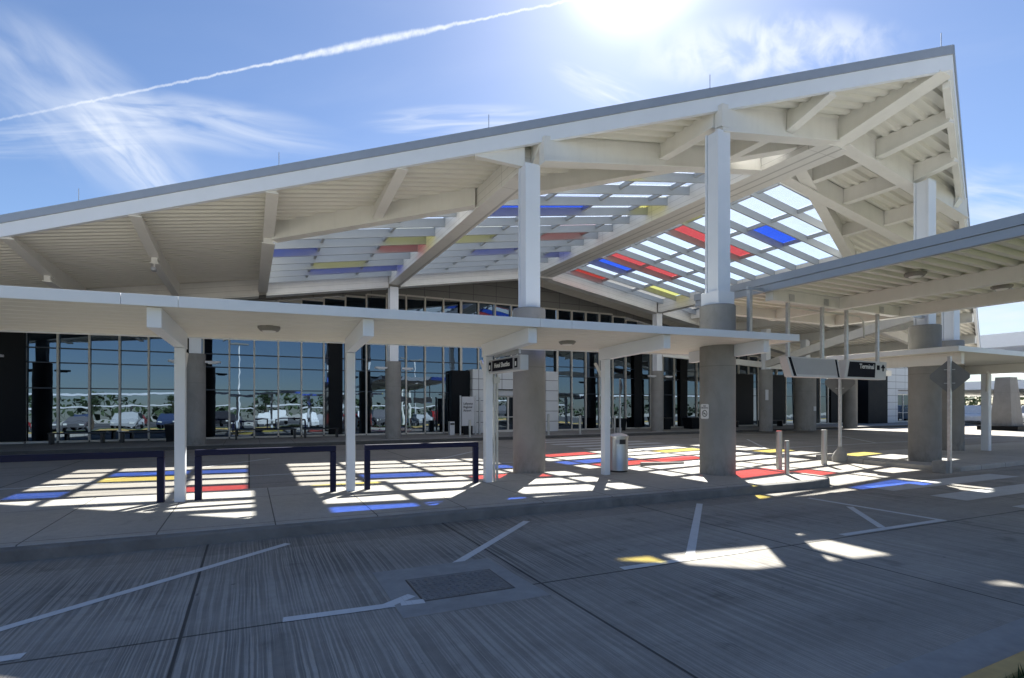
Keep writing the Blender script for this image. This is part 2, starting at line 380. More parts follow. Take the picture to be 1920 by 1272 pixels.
# ---------------------------------------------------------------- ground, road, islands
tag(MB().box(-900, 900, -900, 900, -.3, -.03).build('ground', M['ground']), None, None, kind='structure')
tag(MB().box(-120, 160, 2.02, 23.6, -.2, 0).build('road', M['road']), None, None, kind='structure')
tag(MB().box(-120, 160, -90, -4, -.2, -.012).build('parking_lot', M['asphalt']), None, None, kind='structure')
tag(MB().box(-120, 160, -4, 1.499, -.2, .10).build('lawn', M['lawn']), None, None, kind='structure')
tag(MB().box(-120, 160, 1.50, 1.62, -.2, .135).build('kerb', M['yellow'], bevel=.02), None, None, kind='structure')
tag(MB().box(-120, 160, 1.625, 2.015, -.2, .004).build('gutter', M['frame_conc']), None, None, kind='structure')
tag(MB(LOC).prism([(-90, 7.45), (10.55, 7.45), (10.6, 7.597), (-90, 7.597)], -.2, .146).build('kerb', M['kerb'], bevel=.025), None, None, kind='structure')
pts = [(-90, 7.6), (10.6, 7.6)] + [(10.6 + .45 * math.sin(a), 8.05 - .45 * math.cos(a)) for a in [i * math.pi / 16 for i in range(1, 9)]] + [(11.05, 10.75), (10.75, 11.05), (-90, 11.05)]
tag(MB(LOC).prism(pts, -.2, .15).build('traffic_island', M['island'], bevel=.03), None, None, kind='structure')
tag(MB().prism([(15.9, 7.6), (16.3, 7.15), (120, 7.15), (120, 10.9), (16.1, 10.9), (15.9, 10.7)], -.2, .13).build('traffic_island', M['island'], bevel=.03), None, None, kind='structure')
tag(MB().box(-90, 120, 23.6, 29, -.2, .15).build('pavement', M['walk'], bevel=.02), None, None, kind='structure')
# painted lines
pm = MB()
def line(m_, a, b, wd, z=.004):
    a, b = Vector((*a, 0)), Vector((*b, 0)); d = (b - a).normalized(); o = Vector((-d.y, d.x, 0)) * wd / 2
    m_.add([(q.x, q.y, z) for q in (a + o, a - o, b - o, b + o)], [(3, 2, 1, 0)])
for a, b in [((-2.4, 4.75), (.43, 7.08)), ((1.62, 5.06), (3.64, 6.9)), ((4.42, 4.47), (6.96, 6.81)), ((7.87, 4.36), (9.0, 5.5)), ((9.17, 6.35), (9.17, 4.28))]: line(pm, a, b, .1)
for a, b in [((-2.6, 4.77), (-1.37, 4.70)), ((.24, 4.58), (1.16, 4.50)), ((3.47, 4.46), (5.18, 4.37)), ((6.94, 4.34), (9.22, 4.25))]: line(pm, a, b, .1, .0052)
line(pm, (1.02, 4.50), (1.30, 4.66), .1, .0066); line(pm, (1.16, 4.5), (1.36, 4.47), .1, .0076)
tag(pm.build('road_marking', M['paint']), None, None, kind='structure')
po = MB()
for y in (6.42, 5.22, 4.02, 2.85): line(po, (11.45, y), (16.4, y - .1), .58, .004)
for i in range(9): line(po, (11.7, 12.0 + i * 1.3), (16.6, 12.0 + i * 1.3), .55, .004)
for i in range(11): x = -18 + i * 7.2; line(po, (x, 14.2), (x + 4.2, 18.6), .1, .0052) if not 6 < x < 16 else None
line(po, (-60, 14.2), (11.0, 14.2), .1, .0064); line(po, (17.2, 14.2), (90, 14.2), .1, .0064)
for i in range(14): x = -20 + i * 6.4; line(po, (x, 23.2), (x + 2.4, 20.9), .1, .0052) if not 8 < x < 17 else None
tag(po.build('worn_road_marking', M['paint_old']), None, None, kind='structure')

# storm drain
dr = thing('storm_drain', 'square concrete storm drain surround with patterned iron grate set in the road', 'drain', (1.76, 4.78, 0))
MB().prism([(1.10, 4.18), (2.42, 4.12), (2.36, 5.42), (1.12, 5.46)], -.05, .006).build('surround', M['frame_conc'], dr)
MB().prism([(1.345, 4.46), (2.215, 4.42), (2.225, 5.05), (1.35, 5.09)], -.03, .0075).build('rim', M['black'], dr)
g = MB()
g.prism([(1.36, 4.475), (2.2, 4.435), (2.21, 5.035), (1.365, 5.075)], -.03, .0095)
for i in range(14):
    for j in range(10):
        x = 1.40 + i * .059; y = 4.50 + j * .057 - (x - 1.36) * .045; s_ = .022 if (i + j) % 2 else .018
        a = .75 if (i + j) % 2 else -.75; c, n = math.cos(a) * s_, math.sin(a) * s_
        g.prism([(x - c - n * .3, y - n + c * .3), (x - c + n * .3, y - n - c * .3), (x + c + n * .3, y + n - c * .3), (x + c - n * .3, y + n + c * .3)], .009, .015)
g.build('grate', M['grate'], dr)

# grass at the near corner
gb = MB()
for i in range(9000):
    x = random.uniform(2.6, 8.5); y = random.uniform(.6, 1.49); h = random.uniform(.03, .09); a = random.uniform(0, 6.28)
    dx, dy = math.cos(a) * .006, math.sin(a) * .006; lx, ly = random.uniform(-.03, .03), random.uniform(-.03, .02)
    gb.add([(x - dx, y - dy, .098), (x + dx, y + dy, .098), (x + lx, y + ly, .1 + h)], [(0, 1, 2)])
tag(gb.build('grass', M['blade']), 'short green grass beside the yellow kerb in the near corner', 'grass', kind='stuff')

# ---------------------------------------------------------------- main canopy roof
XR = 13.8; SL = .165
def zd(x): return 9.1 - SL * abs(x - XR)
def yf(x): return 6.2 + .58 * (XR - x) if x <= XR else 6.2 + .395 * (x - XR)       # front edge
def ysk(x): return 17.35 - .58 * x if x <= XR else 10.1 + .4 * (x - XR)               # front edge of the skylight
SX0, SX1, SY1 = .62, 24.1, 24.3
roof = thing('canopy_roof', 'huge white folded entrance canopy with round columns and coloured glass skylight', 'canopy', (13.8, 12, 0))
YB = 31.5
def deck_part(side):
    m_ = MB(); rows = []
    if side < 0:
        ylist = []; y = 6.2; 
    y = 6.2; P = .30; prof = [(0, 0), (.10, 0), (.14, .075), (.26, .075), (.30, 0)]
    ys = []
    while y < YB:
        for dy, h in prof[:-1]:
            ys.append((y + dy, h))
        y += P
    out = []
    def interval(yy):
        if side < 0:
            a = max(XR - (yy - 6.2) / .58, -26); b = XR
            if ysk(XR) < yy < SY1: b = max(SX0, (17.35 - yy) / .58)
            return a, min(b, XR)
        b = min(XR + (yy - 6.2) / .395, 41); a = XR
        if ysk(XR) < yy < SY1: a = min(SX1, max(XR, XR + (yy - 10.1) / .4))
        return a, b
    prev = None
    for yy, h in ys:
        for eps in (0,):
            a, b = interval(yy)
            cur = [(a, yy, zd(a) + h), (b, yy, zd(b) + h)]
            if prev and cur[1][0] > cur[0][0] + .001 or prev:
                # split where the interval jumps at the skylight's back edge
                if abs(cur[1][0] - prev[1][0]) > 3 and side < 0 or abs(cur[0][0] - prev[0][0]) > 3 and side > 0:
                    pass
                else:
                    m_.add([prev[0], prev[1], cur[1], cur[0]], [(0, 1, 2, 3)])
            prev = cur
    return m_
deck_part(-1).build('roof_deck', M['deck'], roof)
deck_part(1).build('roof_deck', M['deck'], roof)
# upper skin of the roof (above the deck), following the same outline
tp = MB(); H = .36
def top(pts_): tp.add([(x, y, zd(x) + H) for x, y in pts_], [tuple(range(len(pts_)))])
xk = XR - (YB - 6.2) / .58
top([(XR, 6.2), (XR, 9.5), (SX0, 17.35 - .58 * SX0), (SX0, yf(SX0))])
top([(SX0, yf(SX0)), (SX0, YB), (-26, YB), (-26, yf(-26) if yf(-26) < YB else YB), (xk, YB)] if False else [(SX0, yf(SX0)), (SX0, YB), (xk, YB)])
top([(SX0, SY1), (XR, SY1), (XR, YB), (SX0, YB)])
top([(XR, 6.2), (SX1, yf(SX1)), (SX1, ysk(SX1)), (XR, 9.5)])
top([(SX1, yf(SX1)), (41, yf(41)), (41, YB), (SX1, YB)])
top([(XR, SY1), (SX1, SY1), (SX1, YB), (XR, YB)])
tp.build('roof_covering', M['roof_top'], roof)
def edge(pts_, z0, z1, th, nm, m_, out=0.0):       # upright band along the roof edge
    b = MB()
    for (xa, ya), (xb, yb) in zip(pts_[:-1], pts_[1:]):
        d = Vector((xb - xa, yb - ya, 0)).normalized(); n = Vector((d.y, -d.x, 0))
        a0, b0 = Vector((xa, ya, 0)) + n * out, Vector((xb, yb, 0)) + n * out; a1, b1 = a0 - n * th, b0 - n * th
        zz = lambda x, k: zd(x) + k
        b.hexa([(a0.x, a0.y, zz(xa, z0)), (b0.x, b0.y, zz(xb, z0)), (b1.x, b1.y, zz(xb, z0)), (a1.x, a1.y, zz(xa, z0))],
               [(a0.x, a0.y, zz(xa, z1)), (b0.x, b0.y, zz(xb, z1)), (b1.x, b1.y, zz(xb, z1)), (a1.x, a1.y, zz(xa, z1))])
    return b.build(nm, m_, roof)
L0 = (-26, yf(-26)); AP = (XR, 6.2); R0 = (41, yf(41))
edge([L0, AP], -.06, .27, .10, 'fascia', M['fascia'])
edge([AP, R0], -.06, .27, .10, 'fascia', M['fascia'])
edge([L0, AP], .272, .47, .16, 'coping', M['coping'], .03)
edge([AP, R0], .272, .47, .16, 'coping', M['coping'], .03)
# beams
def yb(x, y0, y1, wd, d, nm='beam', up=.04, fl=0, mt='steel'):
    m_ = MB().vbeam((x, y0, zd(x) ), (x, y1, zd(x)), wd, d, up=up)
    if fl: m_.vbeam((x, y0 + .001, zd(x) - d + .002), (x, y1 - .001, zd(x) - d + .002), wd + fl, .035)
    return m_.build(nm, M[mt], roof)
def sb(p, q, wd, d, nm='beam', d1=None, fl=0, up=.04, mt='steel'):
    m_ = MB().vbeam((*p, zd(p[0])), (*q, zd(q[0])), wd, d, d1, up)
    if fl:
        a = Vector((*p, zd(p[0]) - d + .002)); b = Vector((*q, zd(q[0]) - (d if d1 is None else d1) + .002)); m_.vbeam(a, b, wd + fl, .035)
    return m_.build(nm, M[mt], roof)
yb(XR, 8.75, 24.3, 1.16, .66, 'ridge_beam', up=-.02, mt='clad')
sb((XR, 8.8), (XR, 6.32), .40, .60, 'ridge_beam', d1=.06, fl=.08)
yb(6.0, 11.25, 24.25, .56, .60, 'rafter_beam', mt='clad')
sb((.5, 17.3), (.5, yf(.5) + .1), .2, .40, 'rafter_beam', d1=.09, fl=.08); yb(.5, 16.9, 24.28, .26, .52, 'rafter_beam', fl=.08)
yb(21.75, 12.9, 24.27, .46, .655, 'rafter_beam', mt='clad')
yb(24.2, 13.9, 24.29, .22, .45, 'rafter_beam')
for xa, xb in ((-9, .36), (.64, 5.715), (6.285, 13.21)): sb((xa, 24.6), (xb, 24.6), .5, .69, 'back_beam', mt='clad')
for xa, xb in ((14.39, 21.51), (21.99, 38)): sb((xa, 24.6), (xb, 24.6), .5, .69, 'back_beam', mt='clad')
MB().vbeam((XR, 24.36, 9.07), (XR, 24.84, 9.07), 1.18, .70).build('back_beam', M['clad'], roof)
sb((.64, ysk(.64) - .12), (5.72, ysk(5.72) - .12), .26, .46, 'skylight_trimmer', fl=.06)
sb((6.28, ysk(6.28) - .14), (13.22, ysk(13.22) - .14), .24, .38, 'skylight_trimmer', fl=.06)
sb((14.4, ysk(14.4) - .12), (21.5, ysk(21.5) - .12), .26, .46, 'skylight_trimmer', fl=.06)
for yy, d_ in ((8.72, .56), (10.72, .53)):
    x0 = XR - (yy - 6.2) / .58 + .04
    sb((x0, yy), (13.6 if yy < 9 else 13.2, yy), .24, d_, 'girder', fl=.1)
    x1 = XR + (yy - 6.2) / .395 - .2
    sb((14.0 if yy < 9 else 14.4, yy), (x1 if yy < 9 else min(x1, 21.5), yy), .24, d_, 'girder', fl=.1)
for x in (-8.2, -5.4, -2.5, 3.25):                                                    # joists of the left wing
    y1 = 24.3 if x < .5 else ysk(x) - .26
    ym = min(yf(x) + 3.3, y1)
    sb((x, ym), (x, yf(x) + .1), .17, .36, 'joist', d1=.07, fl=.09)
    if y1 > ym + .5: yb(x, ym - .25, y1, .15, .52, 'joist', fl=.08)
sb((6.12, 11.2), (6.12, yf(6.12) + .1), .2, .5, 'joist', d1=.08)
for x in (9.55, 11.7):
    sb((x, 8.59), (x, yf(x) + .1), .17, .44, 'joist', d1=.10 if x > 10 else .42, fl=.08); yb(x, 8.85, 10.59, .17, .36, 'joist', fl=.08)
for x in (15.3, 17.1, 19.3):
    if yf(x) + .12 < 8.5: sb((x, 8.59), (x, yf(x) + .1), .17, .44, 'joist', d1=.26, fl=.08)
    yb(x, max(8.85, yf(x) + .12), 10.59, .17, .40, 'joist', fl=.08)
for x in (27.5, 31.5, 35.5): yb(x, yf(x) + .12, 24.3, .17, .42, 'joist', fl=.09)
sb((22.05, 17.5), (34.5, 17.5), .2, .46, 'girder', fl=.08)
for x in (19.3,): yb(x, 10.88, ysk(x) - .27, .17, .36, 'joist', fl=.06)
sb((14.1, yf(14.1) + .14), (30, yf(30) + .14), .14, .2, 'rim_beam')
# tapered arms over the first column
sb((5.8, 11.1), (4.75, yf(4.75) + .14), .16, .52, 'arm', d1=.10)
# skylight
sk = MB().box(0, .01, 0, .01, 0, .01)
fins = MB(); ROW = [23.35 - 1.047 * k for k in range(14)]; PIT = 1.047
def fin(y):
    # left wing
    xa = max(SX0 + .02, (17.35 - y) / .58 + .1)
    for a, b in ((xa, 5.73), (6.27, 13.23)):
        a = max(a, xa)
        if b > a + .1: fins.vbeam((a, y, zd(a) + .012), (b, y, zd(b) + .012), .055, .275)
    xb = XR + (y - 10.1) / .4 - .1
    for a, b in ((14.37, 21.53), (21.97, 24.08)):
        b = min(b, xb)
        if b > a + .1: fins.vbeam((a, y, zd(a) + .012), (b, y, zd(b) + .012), .055, .275)
for k in range(-1, 13):
    y = 23.35 + PIT / 2 - PIT * (k + 0)
    if y < 24.2 and y > 9.9: fin(y)
skl = fins.build('skylight', M['fin'], roof)
XS = [.62, 2.15, 4.2, 5.75, 6.25, 8.3, 10.35, 12.4, 13.25, 14.35, 15.22, 17.25, 19.28, 21.5, 22.0, 24.1]
bars = MB()
for x in (2.15, 4.2, 8.3, 10.35, 12.4, 15.22, 17.25, 19.28):
    y0 = ysk(x) + .1
    bars.vbeam((x, y0, zd(x) + .006), (x, 24.28, zd(x) + .006), .085, .13)
bars.build('glazing_bar', M['fin'], skl)
CELL = {'L6': (.62, 2.15), 'L5': (2.15, 4.2), 'L4': (4.2, 5.75), 'L3': (6.25, 8.3), 'L2': (8.3, 10.35), 'L1': (10.35, 12.4), 'L0': (12.4, 13.25),
        'R0': (14.35, 15.22), 'R1': (15.22, 17.25), 'R2': (17.25, 19.28), 'R3': (19.28, 21.5), 'R4': (22.0, 24.1)}
COL = {('L6', 4): 'b', ('L5', 2): 'y', ('L5', 1): 'b', ('L4', 1): 'b', ('L4', 4): 'r', ('L4', 5): 'y', ('L3', 5): 'y', ('L2', 3): 'b', ('L3', 8): 'b', ('L2', 8): 'b',
       ('L1', 5): 'r', ('L2', 11): 'y', ('L0', 8): 'y', ('L0', 2): 'b', ('R1', 0): 'r', ('R3', 1): 'y', ('R0', 2): 'b', ('R1', 2): 'b', ('R1', 3): 'r', ('R2', 3): 'r', ('R1', 7): 'r', ('R2', 7): 'r',
       ('R0', 8): 'y', ('R2', 9): 'b', ('R4', 6): 'y', ('R4', 3): 'y'}
clear = MB()
def clip(xa, xb, ya, yb_):
    # pane polygon clipped against the skylight's slanted front
    P = [(xa, ya), (xb, ya), (xb, yb_), (xa, yb_)]; out = []
    f = lambda p: p[1] - ysk(p[0]) - .02
    for i in range(4):
        p, q = P[i], P[(i + 1) % 4]; a, b = f(p), f(q)
        if a >= 0: out.append(p)
        if (a >= 0) != (b >= 0):
            t_ = a / (a - b); out.append((p[0] + (q[0] - p[0]) * t_, p[1] + (q[1] - p[1]) * t_))
    return out
def pane(mb, poly):
    n = len(poly); a = [(x, y, zd(x) + .016) for x, y in poly]; b = [(x, y, zd(x) + .028) for x, y in poly]
    mb.add(a + b, [tuple(range(n - 1, -1, -1)), tuple(range(n, 2 * n))] + [(i, (i + 1) % n, n + (i + 1) % n, n + i) for i in range(n)])
NM = {'r': ('red_pane', 'g_red'), 'b': ('blue_pane', 'g_blue'), 'y': ('yellow_pane', 'g_yellow')}
for cn, (xa, xb) in CELL.items():
    for k in range(14):
        yc = ROW[k]
        poly = clip(xa + .003, xb - .003, yc - PIT / 2 + .003, min(yc + PIT / 2 - .003, 24.3))
        if len(poly) < 3: continue
        c_ = COL.get((cn, k))
        if c_: m_ = MB(); pane(m_, poly); m_.build(NM[c_][0], M[NM[c_][1]], skl)
        else: pane(clear, poly)
for xa, xb in CELL.values(): pane(clear, [(xa + .003, 23.35 + PIT / 2 + .003), (xb - .003, 23.35 + PIT / 2 + .003), (xb - .003, 24.33), (xa + .003, 24.33)])
clear.build('clear_pane', M['g_clear'], skl)
# columns
def column(x, y, ztop, ctop=3.94, r=.38, jw=.38, collar=False, rot=0, z0=.13):
    c = MB(); c.lathe(x, y, [(r, z0), (r, ctop - .02), (r - .02, ctop)], 48)
    o = c.build('column', M['column'], roof)
    if ztop:
        T = Matrix.Translation((x, y, 0)) @ Matrix.Rotation(rot, 4, 'Z')
        j = MB(T); h = jw / 2
        j.box(-h, h, -h, -h + .05, ctop - .01, ztop); j.box(-h, h, h - .05, h, ctop - .01, ztop); j.box(-h * .62, h * .62, -h + .045, h - .045, ctop - .01, ztop + .002)
        j.box(-h * .9, -h * .86, -h + .06, h - .06, ctop, ztop - .02)
        if collar: j.box(-h - .06, h + .06, -h - .06, h + .06, ctop - .012, ctop + .30)
        j.build('steel_jacket', M['fascia'], o, bevel=.006)
    return o
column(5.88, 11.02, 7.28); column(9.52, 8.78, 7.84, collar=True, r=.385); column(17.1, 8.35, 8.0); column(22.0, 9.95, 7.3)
rear = []
for x, y, zt in ((-8.5, 24.5, 4.9), (-1.9, 24.4, 5.85), (6.0, 24.65, 7.16), (21.75, 24.6, 7.13)):
    rear.append(column(x, y, zt, ctop=3.72, r=.36, jw=.40))
column(28.1, 22.2, 6.3, ctop=3.85, r=.38); column(36.4, 22.2, 5.0, ctop=3.85, r=.42)
column(31.3, 21.9, 5.8, ctop=3.85, r=.62)
for o, (x, y) in zip(rear, ((-8.5, 24.5), (-1.9, 24.4), (6.0, 24.65), (21.75, 24.6))):
    for s_ in (-1, 1):
        b = MB(); b.prism([(x + s_ * .34, y - .3), (x + s_ * .85, y - .38), (x + s_ * .9, y - .2), (x + s_ * .4, y - .1)][::s_], 3.36, 3.44)
        b.prism([(x + s_ * .45, y - .3), (x + s_ * .75, y - .34), (x + s_ * .78, y - .24), (x + s_ * .48, y - .2)][::s_], 3.32, 3.362)
        b.build('lamp_arm', M['sign_light'], o)
# sloping girders under the low right wing
MB().vbeam((28.1, 22.2, 4.35), (21.9, 10.3, 5.35), .22, .38).build('girder', M['steel'], roof)
MB().vbeam((28.3, 22.2, 4.3), (41, 22.2, 4.15), .22, .38).build('girder', M['steel'], roof)
MB().vbeam((21.9, 24.3, 4.9), (28.1, 22.4, 4.32), .22, .34).build('girder', M['steel'], roof)
# lightning rods on the coping
for x in (-3.75, .64, 5.0, 9.35, 13.65):
    y = yf(x) + .06; z = zd(x) + .46
    MB().tube([(x, y, z), (x, y, z + .35)], .009, 6).tube([(x, y, z - .01), (x, y, z + .04)], .03, 8).build('lightning_rod', M['galv'], roof)

# ---------------------------------------------------------------- terminal building
bld = thing('terminal_building', 'airport terminal with tall mirrored glass wall behind the round columns', 'building', (13.8, 28, 0))
YG = 28.0
fr = MB(); trs = MB(); n_b = 0
xs = [-28.9 + 1.04 * k for k in range(74)]
def top_at(x): return min(7.55, zd(x) - .30) if x > -20 else 5.0
for i, (xa, xb) in enumerate(zip(xs[:-1], xs[1:])):
    if 11.0 < xa and xb < 16.6: lo = 3.62
    else: lo = .22
    hi = max(min(top_at(xa), top_at(xb)), .9)
    if xb < -26 or xa > 46.5: hi = 3.4
    zs = [z for z in (lo, 2.4, 3.45, 4.05, 5.2, 6.4, hi) if lo <= z <= hi]
    w_ = MB(Matrix.Translation(((xa + xb) / 2, YG, 0)) @ Matrix.Rotation(random.uniform(-.010, .010), 4, 'Z') @ Matrix.Rotation(-.0105 + random.uniform(-.003, .003), 4, 'X'))
    w_.box(-.50, .50, -.01, .01, lo, hi)
    if -14 < xa < 46.5: w_.build('window', M['facade'], bld); n_b += 1
    else: fr.box(xa, xb, YG + .02, YG + .1, .2, 3)
    fr.box(xa - .035, xa + .035, YG - .09, YG + .04, .22, hi)
    if abs(xa - 10.6) < .6 or abs(xa - 16.9) < .6: fr.box(xa - .1, xa + .03, YG - .14, YG - .08, .2, 7.5)
    fr.box(xa + .036, xb - .036, YG - .085, YG + .03, hi - .05, hi + .03)
    fr.box(xa + .036, xb - .036, YG - .085, YG + .03, .15, .235)
fr.build('window_frame', M['mullion'], bld); None
for z in (2.4, 3.45, 4.05, 5.2, 6.4):
    xe = min(46.4, XR + (9.1 - .4 - z) / SL); xw = max(-14, XR - (9.1 - .4 - z) / SL)
    for a, b in (((xw, 10.9), (16.6, xe)) if z < 3.6 else ((xw, xe),)): MB().box(a, b, YG - .05, YG - .02, z - .022, z + .022).build('transom', M['transom'], bld)
# dark panels over some glass bays; the leftmost paints in a column's dark reflection
for x, hw, h in ((-8.6, .55, 4.6), (-2.35, .32, 5.2), (3.9, .32, 5.2), (23.0, .32, 5.2), (27.0, .32, 5.2), (33.0, .9, 4), (36.5, .9, 4), (40.5, .9, 4), (44, .9, 3.6)):
    MB().box(x - hw, x + hw, YG - .16, YG - .09, .24, h).build('dark_panel', M['dark'], bld)
MB().prism([(-14, 28.0), (41, 28.0), (41, 28.3), (-14, 28.3)], 0, .01).build('sill', M['kerb'], bld)
up = MB()                                            # grey panel wall from the glass up to the roof
vx = [-14, -8, -2, 4, XR, 22, 30, 38, 46]
for a, b in zip(vx[:-1], vx[1:]):
    za, zb = top_at(a) + .03, top_at(b) + .03
    if zd(a) < 5 and a < 0: continue
    up.hexa([(a, YG - .02, za), (b, YG - .02, zb), (b, YG + .3, zb), (a, YG + .3, za)], [(a, YG - .02, zd(a) + .2), (b, YG - .02, zd(b) + .2), (b, YG + .3, zd(b) + .2), (a, YG + .3, zd(a) + .2)])
up.build('upper_wall', M['greypanel'], bld)
MB().box(-60, 48, YG + .5, 60, 0, 3).build('inner_block', M['dark'], bld)
# entrance porches
def porch(x0, x1, y0, ztop, dx0, dx1, dz=2.15, side=None):
    v = MB()
    v.box(x0, dx0 - .08, y0, YG - .05, .15, ztop); v.box(dx1 + .08, x1, y0, YG - .05, .15, ztop); v.box(dx0 - .079, dx1 + .079, y0 + .002, YG - .05, dz + .45, ztop - .002)
    o = v.build('porch', M['acm'], bld)
    MB().box(dx0 - .05, dx1 + .05, y0 + .12, YG - .06, dz + .08, dz + .44).build('door_header', M['sign_light'], o)
    MB().box(dx0 - .04, dx1 + .04, y0 + .02, y0 + .10, dz + .40, dz + .445).build('door_header', M['dark'], o)
    n = 4; st = (dx1 - dx0) / n
    for i in range(n):
        a, b = dx0 + i * st, dx0 + (i + 1) * st
        d = MB().box(a + .05, b - .05, y0 + .24, y0 + .25, .28, dz).build('door', M['facade'], bld)
        f = MB(); f.box(a, a + .05, y0 + .2, y0 + .28, .16, dz + .05); f.box(b - .05, b, y0 + .2, y0 + .28, .16, dz + .05); f.box(a + .051, b - .051, y0 + .2, y0 + .28, dz, dz + .05); f.box(a + .051, b - .051, y0 + .2, y0 + .28, .16, .30); f.box(a + .052, b - .052, y0 + .2, y0 + .27, 1.0, 1.05)
        f.build('door_frame', M['mullion'], d)
    MB().box(dx0 - .06, dx1 + .06, y0 + .3, YG - .1, .16, dz).build('lobby', M['dark'], bld)
porch(11.0, 16.45, 27.2, 3.68, 12.55, 15.4)
porch(49.2, 57.5, 27.2, 5.05, 51.5, 56, 2.6)
MB().box(9.9, 10.95, 27.5, 27.95, .15, 3.6).build('dark_panel', M['dark'], bld)
MB().box(46.4, 49.15, 26.8, 27.9, .15, 4.7).build('dark_panel', M['dark'], bld)
# second storey glass behind, seen under the crosswalk canopy
b2 = MB().box(49, 66, 30.0, 30.1, 3.2, 7.8).build('window', M['facade'], bld)
f2 = MB()
for i in range(12): x = 49 + i * 1.5; f2.box(x - .05, x + .05, 29.9, 29.98, 3.2, 7.8)
for z in (4.6, 6.0, 7.4): f2.box(49, 66, 29.86, 29.899, z - .04, z + .04)
f2.build('window_frame', M['sign_light'], b2)
MB().box(47, 67, 29.5, 33, 7.8, 8.3).build('roof', M['fascia'], bld)

# ---------------------------------------------------------------- low walkway canopy along the island
def zt(x): return 3.085 + .011 * x
can = thing('walkway_canopy', 'long low white flat canopy on slim posts along the near island', 'canopy', lp(0, 10, .15), 0)
X0, X1, Y0, Y1 = -16.0, 10.15, 7.85, 10.6
c = MB(LOC)
def slab(m_, xa, xb, ya, yb_, zf0, zf1, zr0, zr1):
    m_.hexa([(xa, ya, zt(xa) + zf0), (xb, ya, zt(xb) + zf0), (xb, yb_, zt(xb) + zr0), (xa, yb_, zt(xa) + zr0)], [(xa, ya, zt(xa) + zf1), (xb, ya, zt(xb) + zf1), (xb, yb_, zt(xb) + zr1), (xa, yb_, zt(xa) + zr1)])
slab(c, X0, X1 - .03, Y0 + .031, Y1 - .03, -.125, -.03, -.20, -.11); c.build('canopy_roof', M['deck'], can)
soff = MB(LOC)
for i in range(9): y = Y0 + .28 + i * .29; k = -(y - Y0) / (Y1 - Y0) * .075; soff.hexa([(X0, y, zt(X0) - .129 + k), (X1 - .04, y, zt(X1) - .129 + k), (X1 - .04, y + .012, zt(X1) - .129 + k), (X0, y + .012, zt(X0) - .129 + k)], [(X0, y, zt(X0) - .12 + k), (X1 - .04, y, zt(X1) - .12 + k), (X1 - .04, y + .012, zt(X1) - .12 + k), (X0, y + .012, zt(X0) - .12 + k)])
soff.build('soffit_seam', M['steel'], can)
f = MB(LOC)
for xa, xb in ((X0, -1.72), (-1.715, -1.12), (-1.115, 4.0), (4.005, 4.6), (4.605, X1)): slab(f, xa, xb, Y0, Y0 + .03, -.14, 0, -.14, 0)
slab(f, X1 - .03, X1, Y0 + .031, Y1, -.14, -.004, -.225, -.08); slab(f, X0, X1 - .031, Y1 - .03, Y1, -.225, -.09, -.225, -.09)
f.build('fascia', M['fascia'], can, bevel=.004)
POSTS = [-6.8, -4.1, -1.4, 1.25, 3.93, 6.75]
for i, x in enumerate(POSTS + [9.35]):
    zz = zt(x)
    b = MB(LOC); xw = .08
    b.hexa([(x - xw, 8.0, zz - .39), (x + xw, 8.0, zz - .39), (x + xw, 10.2, zz - .45), (x - xw, 10.2, zz - .45)], [(x - xw, 8.0, zz - .131), (x + xw, 8.0, zz - .131), (x + xw, 10.2, zz - .19), (x - xw, 10.2, zz - .19)])
    b.build('bracket', M['fascia'], can, bevel=.006)
    if i < 6:
        p = MB(LOC); p.box(x - .075, x + .075, 9.97, 10.13, .14, zz - .448)
        po_ = p.build('post', M['fascia'], can, bevel=.01)
        br = MB(LOC); br.add([], []); br.tube([(x + .02, 10.1, zz - .95), (x + .02, 10.5, zz - .5)], .035, 8); br.build('brace', M['steel'], po_)
pc = MB(LOC); x = 3.93
for k, dx in enumerate((.11, .175)):
    pc.tube([(x + dx, 9.99, .16), (x + dx, 9.99, 2.2), (x + dx, 9.99, 2.35), (x + .1 - k * .02, 9.6 + k * .3, 2.52), (x + .11, 9.3 + k * .5, 2.60)], .026, 10)
pc.box(x + .078, x + .215, 9.93, 10.05, 2.15, 2.26)
pc.build('conduit', M['conduit'], can)
# ceiling lights
def puck(x, y, z, s_, label):
    o = thing('ceiling_light', label, 'light', (x, y, z), R(15), 'ceiling lights under the canopies')
    T = parent_world(o)
    MB(T).tube([(0, 0, 0), (0, 0, -.035), (0, 0, -.075)], [s_, s_, s_ * .8], 8).build('housing', M['fixture'], o)
    MB(T).tube([(0, 0, -.074), (0, 0, -.09)], [s_ * .62, s_ * .5], 8).build('lens', M['lens'], o)
puck(.28, 9.15, 2.93, .17, 'ceiling light under the low canopy, left of the second slim post'); puck(5.72, 9.1, 2.99, .17, 'ceiling light under the low canopy between the two big round columns')
puck(11.75, 5.9, 4.30, .19, 'dark octagonal ceiling light in the first bay of the ribbed crosswalk canopy')
puck(14.7, 5.7, 4.30, .19, 'dark octagonal ceiling light by the right edge of the ribbed crosswalk canopy')

